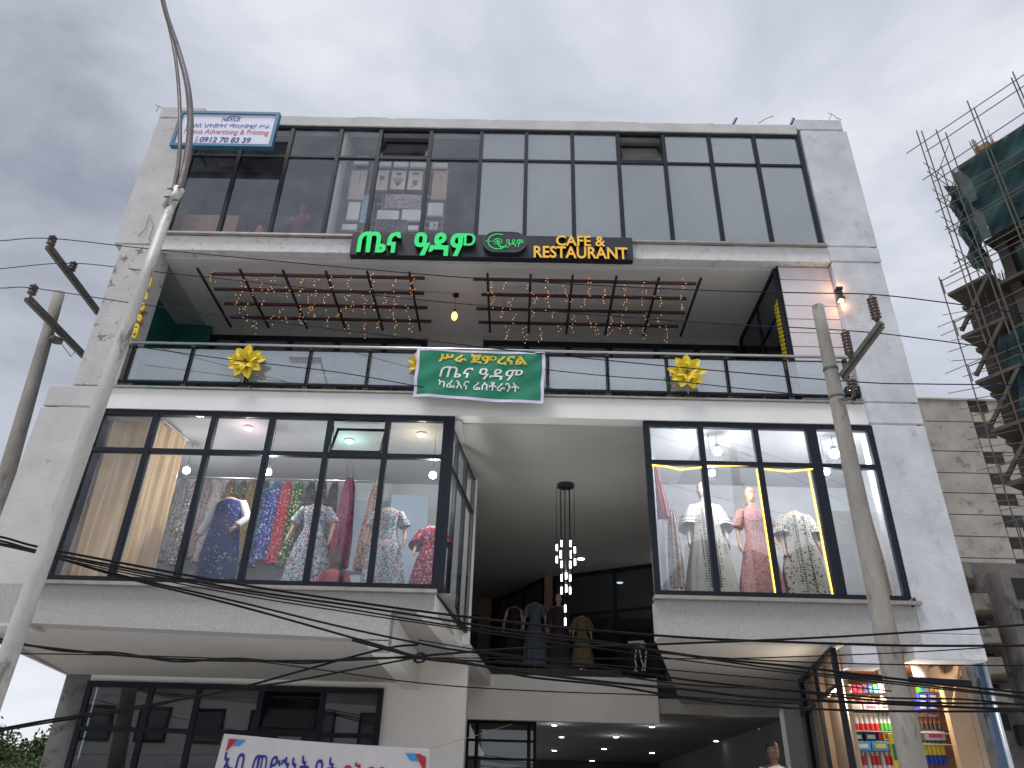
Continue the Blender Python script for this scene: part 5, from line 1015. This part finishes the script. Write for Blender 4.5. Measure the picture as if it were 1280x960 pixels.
# ================================================================== roof bits, conduits on the piers
for (x0,y0,x1,y1,r,lab) in ((920,148,916,156,.03,'short blue pipe stub on the parapet'),(992,148,989,155,.03,'small blue pipe stub beside the right roof corner'),):
    tag(MB().tube([at(x0,y0,.15),at(x1,y1,.15)],r,8).build('pipe_stub',mat('blue_pipe',(.05,.06,.25),.5)),lab,'pipe')
tag(MB().tube([at(948,154,.2),at(958,148,.2),at(967,145,.2)],.008,5).build('rebar',iron),'thin bent rebar sticking out of the parapet','rebar')
for i,(x,y) in enumerate(((1041,141),(1049,146),(200,131))):
    tag(MB().tube([at(x-5,y+9,.1),at(x-1,y+2,.1),at(x-6,y,.1),at(x+3,y+4,.1)],.006,5).build('tie_wire',iron),['curled wire on the right roof corner, left strand','curled wire on the right roof corner, right strand','curled wire on the left roof corner'][i],'wire')
tag(MB().tube([at(172,296,-.03),at(182,286,-.03),at(187,268,-.03),at(192,282,-.03),at(186,300,-.03),at(196,306,-.03)],.006,5).build('loose_wire',iron),'loose wire and clamp on the left pier above the step','wire')
p=at(1065,489,-.06); o=thing('junction_box','small dark fitting on the right pier just below the balcony','box',tuple(p)); MB().box(p.x-.10,p.x+.12,-.12,0,p.z-.09,p.z+.08).build('body',framem,o,bevel=.01)
tag(MB().tube([at(x,y,-.02) for x,y in ((1137,752),(1143,748),(1146,756),(1140,758),(1147,753))],.02,6).build('dark_rag',board),'small dark lump at the right end of the right window sill','debris')
# ================================================================== BACKGROUND: concrete tower block
conc2=mat('raw_grey_concrete',(.30,.285,.255),.95,.22,.35,.05,3,spots=((.17,.16,.14),.5,.52,.66)); concd=mat('dark_raw_concrete',(.14,.13,.125),.95,.3,.5,.05,3,spots=((.05,.05,.05),.8,.5,.65)); shade_fill=mat('painted_opening_shade',(.02,.02,.022),.9)  # last one: solid dark fill painting the shade inside empty openings
YB=80; js=[501,528,565,592,617,644,671,698,725,752,779,806,833,860]
xl=at(1140,520,YB).x; xw0=at(1214,519,YB).x; xw1=at(1240,519,YB).x; xe=xw1+16
o=thing('concrete_block','unfinished raw concrete apartment block with a column of dark window openings behind the right pier','building',(xl,YB,0))
zs=[at(1215,j,YB).z for j in js]
MB().box(xl,xe,YB+.25,YB+18,0,zs[0]-.3).build('core',conc2,o)
for i in range(len(zs)-1):
    zt,zb2=zs[i],zs[i+1]+.12
    MB().box(xl,xw0,YB,YB+.3,zb2,zt).build('concrete_panel',conc2,o,bevel=.03)
    zh=zb2+(zt-zb2)*.45
    MB().box(xw0+.15,xe,YB+.02,YB+.3,zb2,zh).build('concrete_panel',conc2,o,bevel=.03)
    w=MB().box(xw0+.1,xw1-.2,YB+.10,YB+.24,zh,zt).build('window_opening',shade_fill,o)
    MB().box(xw1-.2,xe,YB+.03,YB+.3,zh,zt).build('concrete_panel',conc2,o)
MB().box(xl,xe,YB-.2,YB+.5,zs[0],zs[0]+.25).build('parapet',conc2,o)
# dark concrete stair building with projecting boxes
YS=22
o=thing('stair_building','dark unfinished concrete building with stepped projecting boxes, right of the kiosk','building',(at(1215,800,YS).x,YS,0))
xa=at(1196,760,YS).x; zt=at(1215,703,YS).z
MB().box(xa,xa+9,YS,YS+8,0,zt).build('wall',concd,o)
MB().box(xa+1.55,xa+1.95,YS-1.1,YS,0,at(1225,712,YS-1).z).build('fin',concd,o)
for i,(x0,y0,x1,y1) in enumerate(((1190,702,1226,722),(1214,742,1250,762),(1223,783,1262,803),(1232,822,1268,842),(1240,862,1280,880))):
    A=at(x0,y1,YS-.9); Bq=at(x1,y0,YS-.9); MB().hexa([(A.x+.3,YS-.9,A.z),(Bq.x-.5,YS-.9,A.z),(Bq.x,YS,A.z-.2),(A.x,YS,A.z-.2),(A.x+.3,YS-.9,Bq.z),(Bq.x-.5,YS-.9,Bq.z),(Bq.x,YS,Bq.z),(A.x,YS,Bq.z)]).build('projecting_box',mat('grimy_box_concrete',(.17,.155,.135),.95,.3,.8,.05,3,spots=((.07,.065,.06),1.2,.5,.62)),o,bevel=.02)
    MB().box(A.x+.1,Bq.x-.4,YS-.03,YS-.005,A.z-.85,A.z-.25).build('opening',shade_fill,o)
    MB().box(xa+2.6,xa+3.5,YS-.04,YS-.01,A.z-.6,A.z+.3).build('opening',shade_fill,o)
MB().box(xa+1,xa+2.4,YS-.3,YS-.005,at(1200,930,YS).z,at(1200,905,YS).z).build('opening',shade_fill,o)
# construction tower with scaffolding and green netting
az=math.radians(-32.8); U=Vector((math.sin(az),math.cos(az),0)); Vp=Vector((math.cos(az),-math.sin(az),0))
C0=ath(1197,209,46); Cb=ath(1205,428,46)
# wing B corner lies further along U: solve C0+U*t on the vertical plane of that pixel
dB=ray(1205,428); M2=Matrix(((U.x,-dB.x),(U.y,-dB.y))); sol=M2.inverted()@Vector((CAM.x-C0.x,CAM.y-C0.y)); tB=sol[0]; PB=CAM+dB*sol[1]
o=thing('construction_tower','tall unfinished concrete tower wrapped in scaffolding and green netting at the upper right','building',(C0.x,C0.y,0))
def P(u,v,z): return Vector((C0.x,C0.y,0))+U*u+Vp*v+Vector((0,0,z))
def blk(mb,u0,u1,v0,v1,z0,z1): return mb.hexa([P(u0,v0,z0),P(u1,v0,z0),P(u1,v1,z0),P(u0,v1,z0),P(u0,v0,z1),P(u1,v0,z1),P(u1,v1,z1),P(u0,v1,z1)])
H=C0.z; fl=3.1; slabm=mat('tower_slab_concrete',(.075,.068,.06),.95,.3,.6,.05,3); q=random.Random(8)
darkc=mat('tower_block_wall',(.07,.062,.055),.95,.2,.5)
k=0; z=H
while z>3:
    blk(MB(),-26,0,0,12,z-.22,z).build('floor_slab',slabm,o)
    if k>0:
        for u in (-.6,-6,-12,-18,-24): blk(MB(),u-.3,u+.3,.5,1.0,z,z+fl-.22).build('column',slabm,o)
        blk(MB(),-26,-.4,1.1,1.4,z,z+fl-.22).build('inner_wall',darkc,o)
    z-=fl; k+=1
HB=PB.z; z=HB+fl; k=0
while z>2:
    blk(MB(),.05,tB,1.2,9,z-.25,z).build('floor_slab',slabm,o)
    blk(MB(),.0,tB-.3,-.9-.0,1.19,z-.22,z-.02).build('balcony_slab',slabm,o)
    pa=[P(.2,-.8,z-.2),P(tB*.45,-.8,z-1.5),P(tB-.4,-.8,z-fl+.3)]
    MB().bar(pa[0],pa[2],.16,.22).build('sloping_beam',slabm,o)
    MB().bar(P(tB-.2,-.9,z+.02),P(tB-.2,-.9,z+1.1),.05).bar(P(tB-.2,-.9,z+1.0),P(-3,-.9,z+1.0+.1*math.sin(z)),.05).bar(P(tB-.3,-.9,z+.5),P(-3,-.9,z+.4),.04).build('guard_rail',polec,o)
    if k>0:
        for u in (.4,tB-.5): blk(MB(),u-.3,u+.3,1.3,1.9,z,z+fl-.25).build('column',slabm,o)
        blk(MB(),-3,tB-.35,1.32,1.6,z,z+fl-.25).build('inner_wall',darkc,o)
    z-=fl; k+=1
# netting
netm=bpy.data.materials.new('green_safety_net'); netm.use_nodes=True; t_=netm.node_tree; bs=t_.nodes['Principled BSDF']; bs.inputs['Roughness'].default_value=.9
tcn=t_.nodes.new('ShaderNodeTexCoord'); nz=t_.nodes.new('ShaderNodeTexNoise'); nz.inputs['Scale'].default_value=.8; nz.inputs['Detail'].default_value=6; t_.links.new(tcn.outputs['Object'],nz.inputs[0])
crn=t_.nodes.new('ShaderNodeValToRGB'); crn.color_ramp.elements[0].position=.35; crn.color_ramp.elements[1].position=.7; crn.color_ramp.elements[0].color=(.004,.022,.028,1); crn.color_ramp.elements[1].color=(.010,.058,.062,1); t_.links.new(nz.outputs[0],crn.inputs[0]); t_.links.new(crn.outputs[0],bs.inputs['Base Color'])
t_.links.new(mr(nz.outputs[0],.30,.42,.55,.93,t_),bs.inputs['Alpha'])
for i,(u0,u1,z0,z1) in enumerate(((-26,.2,H-6.4,H-.5),(-26,-2.2,H-9.6,H-6.6),(-26,-4.5,H-14.6,H-9.9),(-6,tB*.30,HB-7,HB-1),(-4,tB*.55,HB-13,HB-8.5),(-4,tB*.7,HB-18,HB-14),(-9,-1.6,HB-2,HB+4),(-26,-3,1,HB-2))):
    MB().grid(lambda u,v:P(u0+(u1-u0)*u,-.62+.10*math.sin(u*57+v*9+i)+.09*math.sin(v*17+u*8)+.05*math.sin(u*171+v*41),z0+(z1-z0)*v+.22*math.sin(u*31+i)*(1-v)),150,24).build('safety_net',netm,o,smooth=True)
# end face net, crumpled
MB().grid(lambda u,v:P(.6+.25*math.sin(v*20+u*8),-1.0+2.2*u,H-8+6.6*v),12,24).build('safety_net',netm,o,smooth=True)
# scaffolding: standards, ledgers, braces
sc=MB()
for u in [.9,-.4]+[-2.5*j for j in range(1,11)]:
    for v in (-1.3,-2.1):
        sc.bar(P(u,v,H-14),P(u+q.uniform(-.1,.1),v,H+q.uniform(1.5,3.4)),.055)
for j in range(5):
    z=H+1.4-2.3*j
    for v in (-1.3,-2.1): sc.bar(P(q.uniform(.9,1.9),v,z+q.uniform(-.3,.3)),P(-26,v,z+q.uniform(-.6,.6)),.045)
    if j: sc.bar(P(.9,-2.3,z),P(.9,2.4,z),.04); sc.bar(P(.9,-1.3,z),P(-.4,-1.3,z+1.8),.035); sc.bar(P(1.0,-2.2,z+.9),P(1.0,2.4,z+.9+q.uniform(-1,1)),.035)
for v in (0,1.6): sc.bar(P(.9,v,H-14),P(.9,v,H+q.uniform(.6,2)),.05)
# lower wing scaffold
for u in (tB-.2,tB-1.9,tB-3.2):
    sc.bar(P(u,-1.2,8),P(u+q.uniform(-.1,.1),-1.2,HB+4+q.uniform(-1,2)),.05)
for j in range(34):
    z=HB+1.5-.62*j
    if z<HB-12: break
    sc.bar(P(tB+.5+q.uniform(-.5,.6),-1.4,z),P(tB-1.6,-.9+q.uniform(-.2,.3),z+q.uniform(-.5,.3)),.032)
sc.build('scaffold',polec,o,kind='stuff')
rb_=MB()
for (u,v) in ((-1.6,.6),(-6.5,.6),(-12,.6),(-18,.6)):
    for j in range(26): a_=q.uniform(0,6.28); rb_.bar(P(u+.5*math.cos(a_),v+.5*math.sin(a_),H),P(u+.62*math.cos(a_),v+.62*math.sin(a_),H+q.uniform(.9,1.7)),.03)
for j in range(40): a_=q.uniform(0,6.28); rb_.bar(P(tB-2+1.0*math.cos(a_),1.6+.5*math.sin(a_),HB+fl),P(tB-2+1.15*math.cos(a_),1.6+.6*math.sin(a_),HB+fl+q.uniform(.6,1.6)),.03)
rb_.build('column_rebar',mat('rusty_rebar',(.24,.13,.07),.9,.3,3),o,kind='stuff')
for (u,v) in ((-1.6,.6),(-6.5,.6),(-12,.6),(-18,.6)): blk(MB(),u-.45,u+.45,v-.45,v+.45,H,H+.7).build('column_formwork',mat('formwork_board',(.27,.17,.09),.9,.3,3),o)
# ================================================================== TREE and far side
def tree(nm,lab,c,rad,zc,n,seed,leaf=.13):
    q=random.Random(seed); o=thing(nm,lab,'tree',(c[0],c[1],0)); tr=MB(); tr.tube([Vector((c[0],c[1],0)),Vector((c[0]+.1,c[1],zc*.5)),Vector((c[0]-.05,c[1],zc))],[.16,.11,.05],9)
    tips=[]
    for i in range(12):
        a_=q.uniform(0,6.28); l_=rad*q.uniform(.5,.95); p0=Vector((c[0],c[1],zc*q.uniform(.5,.95))); p1=p0+Vector((l_*math.cos(a_),l_*math.sin(a_),q.uniform(.2,.8)*rad)); tr.tube([p0,p0.lerp(p1,.5)+Vector((0,0,.1)),p1],[.05,.03,.012],6); tips.append(p1)
    tr.build('trunk',mat('tree_bark',(.10,.07,.05),.9,.3,8),o)
    mb=MB(); ctr=[t_+Vector((q.uniform(-.4,.4),q.uniform(-.4,.4),q.uniform(-.2,.4)))*rad*.4 for t_ in tips for _ in range(4)]
    for i in range(n):
        b_=q.choice(ctr); p=b_+Vector((q.gauss(0,1),q.gauss(0,1),q.gauss(0,.8)))*rad*.16; d=Vector((q.gauss(0,1),q.gauss(0,1),q.gauss(0,1)-.3)).normalized(); s_=d.cross(Vector((q.gauss(0,1),q.gauss(0,1),q.gauss(0,1)))).normalized(); L_=leaf*q.uniform(.7,1.3)
        mb.add([p,p+d*L_*.5+s_*L_*.22,p+d*L_,p+d*L_*.5-s_*L_*.22],[(0,1,2,3)])
    mb.build('crown',mat('leaf_green',(.055,.10,.025),.6,.45,.9),o)
tc_=at(40,950,9); tree('street_tree','leafy green tree behind the lower left corner of the building',(tc_.x-.15,9),1.25,at(40,938,9).z-.5,5200,3)
# opposite side of the street, seen mirrored in the glass
def opp(nm,lab,x0,x1,y0,zt,m,nf,nc,seed):
    o=thing(nm,lab,'building',((x0+x1)/2,-y0,0)); MB().box(x0,x1,-y0-10,-y0,0,zt).build('wall',m,o); fh=zt/nf; cw=(x1-x0)/nc
    for i in range(nf):
        MB().box(x0-.1,x1+.1,-y0,-y0+.25,fh*i+fh-.25,fh*i+fh-.02).build('floor_band',white,o)
        for j in range(nc):
            f_=MB().box(x0+cw*j+cw*.22,x0+cw*j+cw*.78,-y0,-y0+.08,fh*i+fh*.28,fh*i+fh*.78).build('window',framem,o); MB().box(x0+cw*j+cw*.27,x0+cw*j+cw*.73,-y0+.081,-y0+.10,fh*i+fh*.33,fh*i+fh*.73).build('pane',G_gnd,f_)
    return o
opp('opposite_building','pale block across the street, seen only mirrored in the ground floor glass',-24,-3,26,10.5,whitew,3,7,1)
ob=thing('opposite_site','building site with mesh fence across the street, mirrored low in the right shop window','building',(16,-30,0))
MB().box(9,24,-40,-30,0,at(1000,700,30).z).build('wall',concd,ob); MB().box(17.5,24,-31,-29.8,0,at(1060,640,30).z).build('wall',mat('brown_sheeting',(.25,.17,.13),.8,.2,1),ob)
sc=MB(); zt=at(960,640,30).z
for i in range(10): x=8.5+i*1.2; sc.bar((x+q.uniform(-.4,.4),-29.5,0),(x+q.uniform(-.7,.7),-29.5,zt+q.uniform(-1.5,.6)),.04)
for j in range(6): sc.bar((8,-29.4,zt-1.0-j*.9),(20,-29.4,zt-.2-j*.9+q.uniform(-.3,.3)),.03)
sc.build('scaffold',polec,ob,kind='stuff')
MB().grid(lambda u,v:Vector((9+9*u,-29.2+.3*math.sin(u*20),at(960,690,30).z-3+3*v+.4*math.sin(u*9))),30,6).build('safety_net',netm,ob)

# more stock on the kiosk racks
q=random.Random(11)
cols=[WH,('pack_orange',(.50,.16,.05)),BL,RD,YE,GR,PK,SI,CY,BRN]
names=['white','orange','blue','red','yellow','green','pink','silver','sky blue','brown']
for k,(xa_,xb_,ya_,yb_,n,where) in enumerate(((1060,1118,855,866,9,'lit rack above the upper shelf, left of the pole'),(1150,1182,856,865,5,'rack above the blue cartons'),(1062,1118,903,903.5,0,''),(1066,1120,970,984,8,'bottom rack left of the pole'),(1152,1184,888.5,892,4,'thin row above the brown bottles'))):
    for i in range(n):
        w=(xb_-xa_)/n; j=(i*3+k*5)%10; pack(xa_+i*w,ya_+q.uniform(-1,1.5),xa_+(i+.92)*w,yb_,cols[j],'%s%s packet on the %s'%(ORD[i],names[j],where),'packets crowding the kiosk racks',stripe=cols[(j+3)%10],Y=.96)
K2=bpy.data.objects['shop_kiosk']
for y in (866.5,984.5): z=at(1100,y,Yk).z; kp(MB().box(x0-.03,x1+.05,Yk-.02,Yk+.25,z-.012,z),'shelf',MATS['shelf_metal']) if 0 else None
